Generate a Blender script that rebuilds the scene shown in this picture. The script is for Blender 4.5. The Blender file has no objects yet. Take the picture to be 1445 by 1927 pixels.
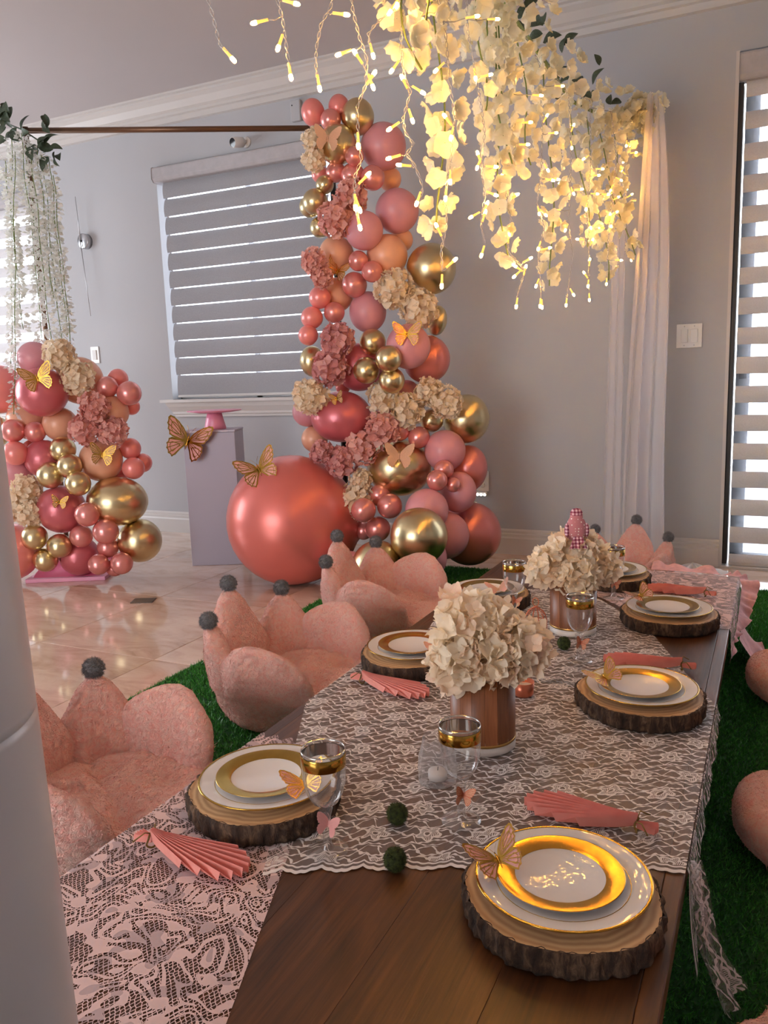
import bpy, math, random
import numpy as np
from mathutils import Vector, Matrix, noise as mnoise

# ------------------------------------------------------------------ camera, world, light, exposure
SC = bpy.context.scene
COL = SC.collection
F_PX, CX, CY, H = 1519.0, 722.5, 963.5, 1.05
YAW, PITCH, ROLL = math.radians(25.9), math.radians(9.48), math.radians(-1.936)

def cam_axes():
    f = Vector((-math.sin(YAW) * math.cos(PITCH), math.cos(YAW) * math.cos(PITCH), -math.sin(PITCH)))
    r = Vector((math.cos(YAW), math.sin(YAW), 0))
    u = r.cross(f)
    c, s = math.cos(ROLL), math.sin(ROLL)
    return c * r + s * u, -s * r + c * u, f
RT, UP, FW = cam_axes()
FH = Vector((-math.sin(YAW), math.cos(YAW), 0))
CAMP = Vector((0, 0, H))
cam = bpy.data.cameras.new('camera')
cam.sensor_fit = 'VERTICAL'; cam.sensor_height = 36.0; cam.lens = F_PX / 1927.0 * 36.0
cam.clip_start = 0.02
cam_o = bpy.data.objects.new('camera', cam); COL.objects.link(cam_o)
m = Matrix.Identity(4)
for i in range(3):
    m[i][0] = RT[i]; m[i][1] = UP[i]; m[i][2] = -FW[i]; m[i][3] = CAMP[i]
cam_o.matrix_world = m
SC.camera = cam_o

SC.view_settings.view_transform = 'Standard'
SC.view_settings.look = 'None'
SC.view_settings.gamma = 1.0
SC.view_settings.use_curve_mapping = False
SC.view_settings.exposure = 0.0

world = bpy.data.worlds.new('overcast_sky'); SC.world = world
world.use_nodes = True
wb = world.node_tree.nodes['Background']
wb.inputs['Color'].default_value = (0.93, 0.95, 1.0, 1)
wb.inputs['Strength'].default_value = 6.5

def area_light(name, loc, target, sx, sy, power, color):
    L = bpy.data.lights.new(name, 'AREA'); L.shape = 'RECTANGLE'; L.size = sx; L.size_y = sy
    L.energy = power; L.color = color
    o = bpy.data.objects.new(name, L); COL.objects.link(o); o.location = loc
    o.rotation_euler = (Vector(target) - Vector(loc)).to_track_quat('-Z', 'Y').to_euler()
    return o
# daylight through the tall window of the left wall and the glass doors behind the photographer
area_light('daylight_left_window', (-6.93, 2.2, 1.45), (0, 2.2, 1.2), 2.2, 1.9, 50, (0.78, 0.89, 1.0))
area_light('daylight_rear_doors', (-2.9, -2.93, 1.35), (-2.6, 4, 1.0), 2.6, 2.1, 21, (1.0, 0.87, 0.80))

# ------------------------------------------------------------------ pixel helpers (directions only; distance comes from what is touched)
def ray(x, y):
    return RT * ((x - CX) / F_PX) + UP * ((CY - y) / F_PX) + FW
def on_z(x, y, z):
    d = ray(x, y); return CAMP + d * ((z - H) / d.z)
def on_y(x, y, Y):
    d = ray(x, y); return CAMP + d * (Y / d.y)
def at_g(x, y, g):                     # at horizontal distance g ahead of the camera
    d = ray(x, y); return CAMP + d * (g / d.dot(FH))
def depth_of(p): return (p - CAMP).dot(FW)

# ------------------------------------------------------------------ materials
def srgb(r, g, b):
    def f(c):
        c /= 255.0
        return c / 12.92 if c <= 0.04045 else ((c + 0.055) / 1.055) ** 2.4
    return (f(r), f(g), f(b), 1.0)

class NT:
    def __init__(self, name):
        self.m = bpy.data.materials.new(name); self.m.use_nodes = True
        self.t = self.m.node_tree; self.b = self.t.nodes['Principled BSDF']; self.out = self.t.nodes['Material Output']
    def n(self, typ, **kw):
        nd = self.t.nodes.new(typ)
        for k, v in kw.items():
            if k in nd.inputs.keys(): nd.inputs[k].default_value = v
            else: setattr(nd, k, v)
        return nd
    def l(self, a, b): self.t.links.new(a, b)
    def ramp(self, fac, stops):
        r = self.n('ShaderNodeValToRGB')
        e = r.color_ramp.elements
        while len(e) < len(stops): e.new(0.5)
        for i, (p, c) in enumerate(stops): e[i].position = p; e[i].color = c
        self.l(fac, r.inputs['Fac']); return r.outputs['Color']
    def coord(self, kind='Object', scale=(1, 1, 1), rot=(0, 0, 0)):
        tc = self.n('ShaderNodeTexCoord'); mp = self.n('ShaderNodeMapping')
        mp.inputs['Scale'].default_value = scale; mp.inputs['Rotation'].default_value = rot
        self.l(tc.outputs[kind], mp.inputs['Vector']); return mp.outputs['Vector']
    def geo(self, scale=(1, 1, 1), rot=(0, 0, 0)):
        tc = self.n('ShaderNodeNewGeometry'); mp = self.n('ShaderNodeMapping')
        mp.inputs['Scale'].default_value = scale; mp.inputs['Rotation'].default_value = rot
        self.l(tc.outputs['Position'], mp.inputs['Vector']); return mp.outputs['Vector']
    def noise(self, vec, scale, detail=3, rough=0.5, dist=0.0):
        nd = self.n('ShaderNodeTexNoise'); nd.inputs['Scale'].default_value = scale
        nd.inputs['Detail'].default_value = detail; nd.inputs['Roughness'].default_value = rough
        nd.inputs['Distortion'].default_value = dist
        self.l(vec, nd.inputs['Vector']); return nd
    def math(self, op, a, b=None, c=None):
        nd = self.n('ShaderNodeMath', operation=op)
        for i, v in enumerate((a, b, c)):
            if v is None: continue
            if isinstance(v, (int, float)): nd.inputs[i].default_value = v
            else: self.l(v, nd.inputs[i])
        return nd.outputs[0]
    def mix(self, fac, a, b):
        nd = self.n('ShaderNodeMix', data_type='RGBA')
        for s, v in ((0, fac), (6, a), (7, b)):
            if isinstance(v, (int, float, tuple)): nd.inputs[s].default_value = v
            else: self.l(v, nd.inputs[s])
        return nd.outputs[2]
    def bump(self, h, strength, dist=0.01):
        b = self.n('ShaderNodeBump'); b.inputs['Strength'].default_value = strength; b.inputs['Distance'].default_value = dist
        self.l(h, b.inputs['Height']); self.l(b.outputs['Normal'], self.b.inputs['Normal'])
    def set(self, **kw):
        for k, v in kw.items():
            k = k.replace('_', ' ')
            if hasattr(v, 'is_linked') or hasattr(v, 'links'): self.l(v, self.b.inputs[k])
            else: self.b.inputs[k].default_value = v
        return self.m
    def alpha(self, fac):
        self.l(fac, self.b.inputs['Alpha'])

M = {}
def plain(name, col, rough=0.5, metal=0.0, vary=0.06, vscale=6.0, **kw):
    t = NT(name)
    nz = t.noise(t.coord(), vscale, 3)
    dark = tuple(c * (1 - vary * 2) for c in col[:3]) + (1,)
    lite = tuple(min(1, c * (1 + vary)) for c in col[:3]) + (1,)
    c = t.ramp(nz.outputs['Fac'], [(0.3, dark), (0.7, lite)])
    t.set(Base_Color=c, Roughness=rough, Metallic=metal, **kw)
    M[name] = t.m
    return t

plain('wall_paint', srgb(177, 177, 180), 0.85, vary=0.015, vscale=1.5)
plain('ceiling_paint', srgb(196, 190, 190), 0.9, vary=0.015, vscale=1.2)
plain('trim_white', srgb(200, 195, 191), 0.4, vary=0.01)
plain('white_plastic', srgb(225, 222, 218), 0.35, vary=0.01)
plain('dark_plastic', srgb(22, 20, 20), 0.3)
plain('black_frame', srgb(28, 24, 22), 0.45)
plain('grey_frame', srgb(128, 134, 140), 0.4)
plain('steel', srgb(190, 190, 192), 0.28, 1.0, vary=0.05, vscale=20)
plain('brown_metal', srgb(120, 88, 66), 0.35, 0.6)
plain('pole_grey', srgb(196, 194, 196), 0.4)
plain('pom_grey', srgb(118, 122, 126), 0.95, vary=0.15, vscale=60)
plain('leaf_green', srgb(72, 88, 68), 0.55, vary=0.2, vscale=12)
plain('stem_green', srgb(120, 138, 70), 0.6)
plain('cage_copper', srgb(205, 120, 92), 0.3, 0.7)
plain('twine', srgb(150, 120, 62), 0.8, vary=0.3, vscale=90)
plain('cake_pink', srgb(236, 150, 178), 0.3, vary=0.02)
plain('board_pink', srgb(240, 168, 196), 0.5, vary=0.03)
plain('board_drape', srgb(226, 100, 140), 0.6, vary=0.08)
plain('plate_white', srgb(222, 217, 213), 0.045, vary=0.005)
plain('gold_foil', srgb(196, 156, 72), 0.15, 1.0, vary=0.05, vscale=30)
plain('gold_bright', srgb(226, 180, 84), 0.22, 1.0, vary=0.04, vscale=30)
plain('silver_line', srgb(210, 208, 204), 0.12, 1.0)
plain('butterfly_pink', srgb(232, 168, 160), 0.55, vary=0.05, vscale=40)
plain('butterfly_peach', srgb(226, 176, 140), 0.5, vary=0.05, vscale=40)
plain('marble_white', srgb(220, 212, 204), 0.3, vary=0.04, vscale=14)
plain('brass', srgb(190, 150, 90), 0.3, 0.9)
plain('wax', srgb(226, 220, 214), 0.5, vary=0.02)
plain('column_white', srgb(204, 199, 202), 0.32, vary=0.02, vscale=3, Coat_Weight=0.15, Coat_Roughness=0.12)
plain('band_fabric', srgb(180, 176, 178), 0.85, vary=0.04, vscale=25, Transmission_Weight=0.0)
plain('floor_vent', srgb(82, 66, 52), 0.4)
plain('lens_dark', srgb(14, 14, 18), 0.08)

def balloon_mat(name, col, rough, metal, coat=0.3, sss=0.0):
    t = plain(name, col, rough, metal, vary=0.02, vscale=2, Coat_Weight=coat, Coat_Roughness=0.08)
    if sss:
        t.b.inputs['Subsurface Weight'].default_value = sss
        t.b.inputs['Subsurface Radius'].default_value = (0.05, 0.02, 0.02)
        t.b.inputs['Subsurface Scale'].default_value = 0.3
balloon_mat('balloon_rosegold', srgb(234, 152, 146), 0.27, 0.55, 0.35)
balloon_mat('balloon_coral', srgb(244, 146, 140), 0.3, 0.25, 0.35)
balloon_mat('balloon_rose', srgb(206, 106, 114), 0.33, 0.35, 0.3)
balloon_mat('balloon_dusty', srgb(222, 134, 130), 0.3, 0.45, 0.3)
balloon_mat('balloon_pink', srgb(216, 148, 157), 0.42, 0.0, 0.15)
balloon_mat('balloon_peach', srgb(232, 172, 140), 0.38, 0.05, 0.2)
balloon_mat('balloon_gold', srgb(222, 203, 158), 0.28, 1.0, 0.0)
balloon_mat('balloon_giant', srgb(226, 122, 112), 0.36, 0.4, 0.2)

def marble():
    t = NT('marble_tile')
    tc = t.n('ShaderNodeTexCoord'); oi = t.n('ShaderNodeObjectInfo')
    comb = t.n('ShaderNodeCombineXYZ')
    t.l(t.math('MULTIPLY', oi.outputs['Random'], 37.0), comb.inputs[0]); t.l(t.math('MULTIPLY', oi.outputs['Random'], 91.0), comb.inputs[1])
    add = t.n('ShaderNodeVectorMath', operation='ADD'); t.l(tc.outputs['Object'], add.inputs[0]); t.l(comb.outputs[0], add.inputs[1])
    mp = t.n('ShaderNodeMapping'); mp.inputs['Scale'].default_value = (1, 2.6, 1); mp.inputs['Rotation'].default_value = (0, 0, 0.5)
    t.l(add.outputs[0], mp.inputs['Vector'])
    a = t.noise(mp.outputs[0], 3.2, 7, 0.62, 1.4); b = t.noise(mp.outputs[0], 1.2, 4, 0.5, 0.6)
    c1 = t.ramp(a.outputs['Fac'], [(0.28, srgb(150, 116, 96)), (0.42, srgb(196, 166, 146)), (0.55, srgb(216, 190, 172)), (0.75, srgb(226, 206, 190))])
    c2 = t.ramp(b.outputs['Fac'], [(0.35, srgb(184, 152, 132)), (0.65, srgb(224, 200, 184))])
    c = t.mix(0.45, c1, c2)
    hs = t.n('ShaderNodeHueSaturation'); t.l(c, hs.inputs['Color'])
    t.l(t.math('MULTIPLY_ADD', oi.outputs['Random'], 0.22, 0.86), hs.inputs['Value'])
    t.set(Base_Color=hs.outputs[0], Roughness=0.075, Specular_IOR_Level=0.75)
    M['marble_tile'] = t.m
marble()
plain('grout', srgb(150, 124, 106), 0.7)

def wood_table():
    t = NT('table_wood')
    tc = t.n('ShaderNodeTexCoord'); oi = t.n('ShaderNodeObjectInfo')
    comb = t.n('ShaderNodeCombineXYZ'); t.l(t.math('MULTIPLY', oi.outputs['Random'], 57.0), comb.inputs[1]); t.l(t.math('MULTIPLY', oi.outputs['Random'], 23.0), comb.inputs[0])
    add = t.n('ShaderNodeVectorMath', operation='ADD'); t.l(tc.outputs['Object'], add.inputs[0]); t.l(comb.outputs[0], add.inputs[1])
    mp = t.n('ShaderNodeMapping'); mp.inputs['Scale'].default_value = (7.5, 0.9, 7.5); t.l(add.outputs[0], mp.inputs['Vector'])
    a = t.noise(mp.outputs[0], 2.2, 6, 0.6, 1.0)
    mp2 = t.n('ShaderNodeMapping'); mp2.inputs['Scale'].default_value = (60, 2.2, 60); t.l(add.outputs[0], mp2.inputs['Vector'])
    b = t.noise(mp2.outputs[0], 2.5, 4, 0.6, 0.3)
    # knots
    mpk = t.n('ShaderNodeMapping'); mpk.inputs['Scale'].default_value = (3.4, 1.7, 0.0); t.l(add.outputs[0], mpk.inputs['Vector'])
    vo = t.n('ShaderNodeTexVoronoi'); vo.inputs['Scale'].default_value = 1.0; t.l(mpk.outputs[0], vo.inputs['Vector'])
    kn = t.ramp(vo.outputs['Distance'], [(0.03, (1, 1, 1, 1)), (0.11, (0, 0, 0, 1))])
    c1 = t.ramp(a.outputs['Fac'], [(0.3, srgb(38, 18, 8)), (0.5, srgb(78, 44, 20)), (0.72, srgb(116, 70, 34))])
    c2 = t.ramp(b.outputs['Fac'], [(0.35, srgb(46, 24, 12)), (0.65, srgb(104, 64, 34))])
    c = t.mix(0.35, c1, c2)
    c = t.mix(kn, c, srgb(40, 20, 12))
    hs = t.n('ShaderNodeHueSaturation'); t.l(c, hs.inputs['Color']); t.l(t.math('MULTIPLY_ADD', oi.outputs['Random'], 0.3, 0.8), hs.inputs['Value'])
    t.bump(b.outputs['Fac'], 0.12, 0.004)
    t.set(Base_Color=hs.outputs[0], Roughness=0.34)
    M['table_wood'] = t.m
wood_table()

def stave_wood():
    t = NT('stave_wood')
    oi = t.n('ShaderNodeObjectInfo')
    a = t.noise(t.coord(scale=(28, 28, 2.0)), 2.0, 5, 0.6, 0.6)
    c = t.ramp(a.outputs['Fac'], [(0.3, srgb(104, 58, 32)), (0.5, srgb(146, 88, 52)), (0.7, srgb(176, 114, 70))])
    hs = t.n('ShaderNodeHueSaturation'); t.l(c, hs.inputs['Color']); t.l(t.math('MULTIPLY_ADD', oi.outputs['Random'], 0.55, 0.7), hs.inputs['Value'])
    t.set(Base_Color=hs.outputs[0], Roughness=0.4)
    M['stave_wood'] = t.m
stave_wood()

def slab_wood():
    t = NT('slab_top')
    v = t.coord()
    n1 = t.noise(v, 9, 3)
    mx = t.n('ShaderNodeVectorMath', operation='LENGTH')
    sc = t.n('ShaderNodeMapping'); sc.inputs['Scale'].default_value = (1, 1, 0); t.l(v, sc.inputs['Vector']); t.l(sc.outputs[0], mx.inputs[0])
    rr = t.math('ADD', mx.outputs['Value'], t.math('MULTIPLY', n1.outputs['Fac'], 0.03))
    s = t.math('SINE', t.math('MULTIPLY', rr, 520.0))
    c = t.ramp(t.math('MULTIPLY_ADD', s, 0.5, 0.5), [(0.0, srgb(178, 138, 96)), (1.0, srgb(214, 176, 130))])
    n2 = t.noise(v, 5, 4)
    c = t.mix(t.ramp(n2.outputs['Fac'], [(0.4, (0, 0, 0, 1)), (0.75, (0.6, 0.6, 0.6, 1))]), c, srgb(160, 116, 76))
    t.set(Base_Color=c, Roughness=0.6); M['slab_top'] = t.m
    t = NT('bark')
    v = t.coord(scale=(1, 1, 0.35))
    a = t.noise(v, 60, 6, 0.7, 0.5)
    c = t.ramp(a.outputs['Fac'], [(0.32, srgb(24, 15, 10)), (0.5, srgb(66, 46, 32)), (0.7, srgb(124, 96, 72))])
    t.bump(a.outputs['Fac'], 1.0, 0.008)
    t.set(Base_Color=c, Roughness=0.9); M['bark'] = t.m
slab_wood()

def turf_mat():
    t = NT('turf_blades')
    a = t.noise(t.geo(), 90, 2); b = t.noise(t.geo(), 2.5, 3)
    c = t.ramp(a.outputs['Fac'], [(0.3, srgb(48, 122, 42)), (0.6, srgb(84, 168, 64)), (0.8, srgb(134, 204, 104))])
    c = t.mix(t.math('MULTIPLY', b.outputs['Fac'], 0.45), c, srgb(40, 104, 42))
    t.set(Base_Color=c, Roughness=0.38, Specular_IOR_Level=0.5); M['turf_blades'] = t.m
turf_mat()
plain('turf_mat', srgb(30, 84, 36), 0.9, vary=0.2, vscale=40)

def plush(name, c1, c2):
    t = NT(name)
    a = t.noise(t.coord(), 44, 4, 0.65, 1.6)
    c = t.ramp(a.outputs['Fac'], [(0.32, c1), (0.62, c2)])
    t.bump(t.noise(t.coord(), 60, 5, 0.7, 1.2).outputs['Fac'], 0.9, 0.014)
    t.set(Base_Color=c, Roughness=0.95, Sheen_Weight=0.5, Sheen_Roughness=0.5, Specular_IOR_Level=0.15)
    t.b.inputs['Sheen Tint'].default_value = (1.0, 0.75, 0.72, 1)
    M[name] = t.m
plush('plush_pink', srgb(255, 176, 160), srgb(255, 208, 193))
plush('plush_grey', srgb(100, 106, 110), srgb(134, 140, 144))

def petal(name, stops, transl=0.35, glow=None):
    t = NT(name)
    oi = t.n('ShaderNodeObjectInfo')
    a = t.noise(t.coord(), 24, 3)
    f = t.math('ADD', t.math('MULTIPLY', a.outputs['Fac'], 0.6), t.math('MULTIPLY', oi.outputs['Random'], 0.4))
    c = t.ramp(f, stops)
    t.set(Base_Color=c, Roughness=0.7, Specular_IOR_Level=0.2)
    tr = t.n('ShaderNodeBsdfTranslucent'); t.l(c, tr.inputs['Color'])
    mx = t.n('ShaderNodeMixShader'); mx.inputs[0].default_value = transl
    t.l(t.b.outputs[0], mx.inputs[1]); t.l(tr.outputs[0], mx.inputs[2]); t.l(mx.outputs[0], t.out.inputs['Surface'])
    M[name] = t.m
petal('petal_cream', [(0.2, srgb(238, 206, 172)), (0.45, srgb(250, 234, 208)), (0.8, srgb(255, 246, 228))])
petal('petal_blush', [(0.15, srgb(240, 196, 176)), (0.4, srgb(252, 234, 208)), (0.8, srgb(255, 246, 226))])
petal('petal_pink', [(0.2, srgb(220, 150, 142)), (0.5, srgb(242, 186, 176)), (0.8, srgb(250, 210, 200))])
petal('petal_mauve', [(0.2, srgb(206, 136, 136)), (0.5, srgb(232, 172, 170)), (0.8, srgb(246, 202, 196))])
petal('petal_cool', [(0.2, srgb(226, 226, 216)), (0.5, srgb(240, 240, 234)), (0.8, srgb(250, 250, 248))], 0.4)
petal('petal_white', [(0.2, srgb(244, 232, 196)), (0.5, srgb(250, 244, 220)), (0.8, srgb(254, 250, 236))], 0.5)

def paper(name, c1, c2):
    t = NT(name)
    a = t.noise(t.coord(), 30, 3)
    c = t.ramp(a.outputs['Fac'], [(0.3, c1), (0.7, c2)])
    t.set(Base_Color=c, Roughness=0.75)
    tr = t.n('ShaderNodeBsdfTranslucent'); t.l(c, tr.inputs['Color'])
    mx = t.n('ShaderNodeMixShader'); mx.inputs[0].default_value = 0.2
    t.l(t.b.outputs[0], mx.inputs[1]); t.l(tr.outputs[0], mx.inputs[2]); t.l(mx.outputs[0], t.out.inputs['Surface'])
    M[name] = t.m
paper('napkin_pink', srgb(238, 150, 136), srgb(246, 166, 152))
paper('sheer_band', srgb(236, 236, 240), srgb(244, 244, 246))

def blind_fabric(name, lo, hi):
    t = NT(name)
    a = t.noise(t.coord(scale=(40, 40, 160)), 4, 3)
    c = t.ramp(a.outputs['Fac'], [(0.3, lo), (0.7, hi)])
    t.set(Base_Color=c, Roughness=0.9)
    tr = t.n('ShaderNodeBsdfTranslucent'); tr.inputs['Color'].default_value = (0.62, 0.64, 0.72, 1)
    mx = t.n('ShaderNodeMixShader'); mx.inputs[0].default_value = 0.07
    t.l(t.b.outputs[0], mx.inputs[1]); t.l(tr.outputs[0], mx.inputs[2]); t.l(mx.outputs[0], t.out.inputs['Surface'])
    M[name] = t.m
blind_fabric('blind_fabric', srgb(148, 147, 150), srgb(166, 165, 168))
blind_fabric('blind_fabric_lit', srgb(206, 203, 204), srgb(222, 220, 221))  # lit copy of the blind fabric: daylight on the bands put into the colour

def clear_mat(name, tint=(1, 1, 1, 1), rough=0.02, haze=0.0):
    t = NT(name)
    t.t.nodes.remove(t.b)
    tr = t.n('ShaderNodeBsdfTransparent'); tr.inputs['Color'].default_value = tint
    gl = t.n('ShaderNodeBsdfGlossy'); gl.inputs['Roughness'].default_value = rough
    lw = t.n('ShaderNodeLayerWeight'); lw.inputs['Blend'].default_value = 0.5
    fres = t.math('MULTIPLY_ADD', t.math('POWER', lw.outputs['Facing'], 2.2), 0.85, 0.07)
    nz = t.noise(t.coord(), 12, 2)
    fac = t.math('MULTIPLY', fres, t.math('MULTIPLY_ADD', nz.outputs['Fac'], 0.2, 0.9))
    mx = t.n('ShaderNodeMixShader'); t.l(fac, mx.inputs[0]); t.l(tr.outputs[0], mx.inputs[1]); t.l(gl.outputs[0], mx.inputs[2])
    last = mx
    if haze:
        df = t.n('ShaderNodeBsdfDiffuse'); df.inputs['Color'].default_value = (0.8, 0.78, 0.78, 1)
        m2 = t.n('ShaderNodeMixShader'); m2.inputs[0].default_value = haze
        t.l(mx.outputs[0], m2.inputs[1]); t.l(df.outputs[0], m2.inputs[2]); last = m2
    t.l(last.outputs[0], t.out.inputs['Surface'])
    M[name] = t.m
clear_mat('clear_plastic', (0.93, 0.92, 0.91, 1), 0.03, 0.07)
clear_mat('frosted_plastic', (0.93, 0.92, 0.92, 1), 0.08, 0.16)
clear_mat('cord_clear', (0.9, 0.88, 0.84, 1), 0.12, 0.35)
clear_mat('window_glass', (0.96, 0.98, 1.0, 1), 0.01)

def sheer_mat():
    t = NT('sheer_curtain')
    a = t.noise(t.coord(scale=(300, 300, 2)), 2, 2)
    t.set(Base_Color=t.ramp(a.outputs['Fac'], [(0.3, srgb(240, 234, 238)), (0.7, srgb(252, 248, 250))]), Roughness=0.8)
    tl = t.n('ShaderNodeBsdfTranslucent'); tl.inputs['Color'].default_value = (0.95, 0.92, 0.94, 1)
    m1 = t.n('ShaderNodeMixShader'); m1.inputs[0].default_value = 0.4; t.l(t.b.outputs[0], m1.inputs[1]); t.l(tl.outputs[0], m1.inputs[2])
    tr = t.n('ShaderNodeBsdfTransparent'); m2 = t.n('ShaderNodeMixShader'); m2.inputs[0].default_value = 0.52
    t.l(tr.outputs[0], m2.inputs[1]); t.l(m1.outputs[0], m2.inputs[2]); t.l(m2.outputs[0], t.out.inputs['Surface'])
    M['sheer_curtain'] = t.m
sheer_mat()

def lace_white():
    t = NT('lace_white')
    uv = t.coord('UV')
    wz = t.noise(uv, 16, 2); w = t.n('ShaderNodeVectorMath', operation='MULTIPLY_ADD')
    t.l(wz.outputs['Color'], w.inputs[0]); w.inputs[1].default_value = (0.022, 0.026, 0); t.l(uv, w.inputs[2])
    wf = t.noise(uv, 60, 2); w2 = t.n('ShaderNodeVectorMath', operation='MULTIPLY_ADD')
    t.l(wf.outputs['Color'], w2.inputs[0]); w2.inputs[1].default_value = (0.006, 0.006, 0); t.l(w.outputs[0], w2.inputs[2])
    sp = t.n('ShaderNodeSeparateXYZ'); t.l(w2.outputs[0], sp.inputs[0])
    p = t.math('DIVIDE', sp.outputs[0], 0.088); q = t.math('DIVIDE', sp.outputs[1], 0.078)
    row = t.math('FLOOR', q)
    xo = t.math('ADD', p, t.math('MULTIPLY', row, 0.5))
    cx = t.math('SUBTRACT', t.math('FRACT', xo), 0.5); cy = t.math('MULTIPLY', t.math('SUBTRACT', t.math('FRACT', q), 0.5), 0.95)
    r = t.math('SQRT', t.math('ADD', t.math('MULTIPLY', cx, cx), t.math('MULTIPLY', cy, cy)))
    th = t.math('ARCTAN2', cy, cx)
    pet = t.math('MULTIPLY_ADD', t.math('COSINE', t.math('MULTIPLY', th, 5.0)), 0.045, 0.205)
    def near(a, b, h): return t.math('LESS_THAN', t.math('ABSOLUTE', t.math('SUBTRACT', a, b)), h)
    outl = near(r, pet, 0.026); mid = near(r, 0.075, 0.02)
    inside = t.math('LESS_THAN', r, pet)
    ring = t.math('GREATER_THAN', r, 0.10)
    hatch = t.math('GREATER_THAN', t.math('SINE', t.math('MULTIPLY', sp.outputs[0], 2400.0)), 0.1)
    fill = t.math('MULTIPLY', t.math('MULTIPLY', inside, ring), hatch)
    def vine(amp, k, ph, amp2, ph2, half):
        a = t.math('MULTIPLY', t.math('SINE', t.math('MULTIPLY_ADD', xo, 6.2832 * k, ph)), amp)
        b_ = t.math('MULTIPLY', t.math('SINE', t.math('MULTIPLY_ADD', xo, 6.2832 * k * 2.0, ph2)), amp2)
        v = t.math('FRACT', t.math('ADD', t.math('MULTIPLY', q, 3.0), t.math('ADD', a, b_)))
        wd = t.math('MULTIPLY_ADD', t.math('SINE', t.math('MULTIPLY_ADD', xo, 44.0, ph * 3)), half * .45, half)
        return t.math('LESS_THAN', t.math('ABSOLUTE', t.math('SUBTRACT', v, 0.5)), wd)
    v1 = vine(0.42, 1.0, 0.0, 0.10, 1.0, 0.075); v2 = vine(-0.40, 1.0, 0.7, 0.12, 2.4, 0.06)
    net = t.math('MULTIPLY', t.math('MAXIMUM', v1, v2), t.math('SUBTRACT', 1.0, inside))
    suv = t.n('ShaderNodeSeparateXYZ'); t.l(uv, suv.inputs[0])
    bord = near(suv.outputs[1], 0.004, 0.0045); bord2 = near(suv.outputs[1], 0.017, 0.0022)
    plain_band = t.math('GREATER_THAN', suv.outputs[1], 0.022)
    body = t.math('MULTIPLY', t.math('MAXIMUM', net, t.math('MAXIMUM', outl, t.math('MAXIMUM', mid, fill))), plain_band)
    tot = t.math('MAXIMUM', t.math('MULTIPLY', body, 0.95), t.math('MAXIMUM', bord, bord2))
    tot = t.math('MAXIMUM', tot, 0.17)
    t.set(Base_Color=srgb(228, 220, 216), Roughness=0.85)
    t.alpha(tot); M['lace_white'] = t.m
lace_white()

def lace_pink():
    t = NT('lace_pink')
    uv = t.coord('UV')
    w = t.noise(uv, 7, 2); w2 = t.n('ShaderNodeVectorMath', operation='MULTIPLY_ADD')
    t.l(w.outputs['Color'], w2.inputs[0]); w2.inputs[1].default_value = (0.07, 0.07, 0); t.l(uv, w2.inputs[2])
    mp = t.n('ShaderNodeMapping'); mp.inputs['Scale'].default_value = (17, 17, 1); t.l(w2.outputs[0], mp.inputs['Vector'])
    v = t.n('ShaderNodeTexVoronoi', feature='F1'); v.voronoi_dimensions = '2D'; v.inputs['Scale'].default_value = 1.0; t.l(mp.outputs[0], v.inputs['Vector'])
    # scrolling motifs: rings of the distance field
    ring = t.math('SINE', t.math('MULTIPLY', t.noise(w2.outputs[0], 13, 1, .4, 0.8).outputs['Fac'], 62.0))
    disc = t.math('LESS_THAN', t.math('ADD', v.outputs['Distance'], t.math('MULTIPLY', t.noise(uv, 40, 1).outputs['Fac'], 0.3)), 0.36)
    motif = t.math('MAXIMUM', disc, t.math('GREATER_THAN', ring, 0.3))
    # open ground: small slots of net
    mg = t.n('ShaderNodeMapping'); mg.inputs['Scale'].default_value = (190, 130, 1); mg.inputs['Rotation'].default_value = (0, 0, 0.6); t.l(uv, mg.inputs['Vector'])
    g = t.n('ShaderNodeTexVoronoi', feature='DISTANCE_TO_EDGE'); g.voronoi_dimensions = '2D'; g.inputs['Scale'].default_value = 1.0; g.inputs['Randomness'].default_value = 0.45
    t.l(mg.outputs[0], g.inputs['Vector'])
    net = t.math('LESS_THAN', g.outputs['Distance'], 0.10)
    # dotted outline holes round the motifs
    tot = t.math('MAXIMUM', motif, net)
    sheer = t.math('GREATER_THAN', t.noise(w2.outputs[0], 20, 1).outputs['Fac'], 0.57)
    col = t.mix(sheer, srgb(220, 190, 186), srgb(188, 164, 164))
    t.set(Base_Color=col, Roughness=0.85)
    t.alpha(tot); M['lace_pink'] = t.m
lace_pink()
plain('ruffle_pink', srgb(228, 172, 170), 0.85, vary=0.08, vscale=50)

def pedestal_wrap():
    t = NT('pedestal_wrap')
    v = t.n('ShaderNodeTexBrick'); v.inputs['Scale'].default_value = 60; v.inputs['Mortar Size'].default_value = 0.03
    v.inputs['Color1'].default_value = srgb(196, 188, 198); v.inputs['Color2'].default_value = srgb(184, 176, 188); v.inputs['Mortar'].default_value = srgb(160, 152, 164)
    t.l(t.coord(), v.inputs['Vector'])
    t.bump(v.outputs['Fac'], 0.3, 0.003)
    t.set(Base_Color=v.outputs['Color'], Roughness=0.4, Metallic=0.15); M['pedestal_wrap'] = t.m
pedestal_wrap()

def moss():
    t = NT('moss')
    a = t.noise(t.coord(), 120, 3)
    t.set(Base_Color=t.ramp(a.outputs['Fac'], [(0.3, srgb(24, 34, 12)), (0.7, srgb(74, 84, 34))]), Roughness=0.95)
    M['moss'] = t.m
moss()

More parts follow.
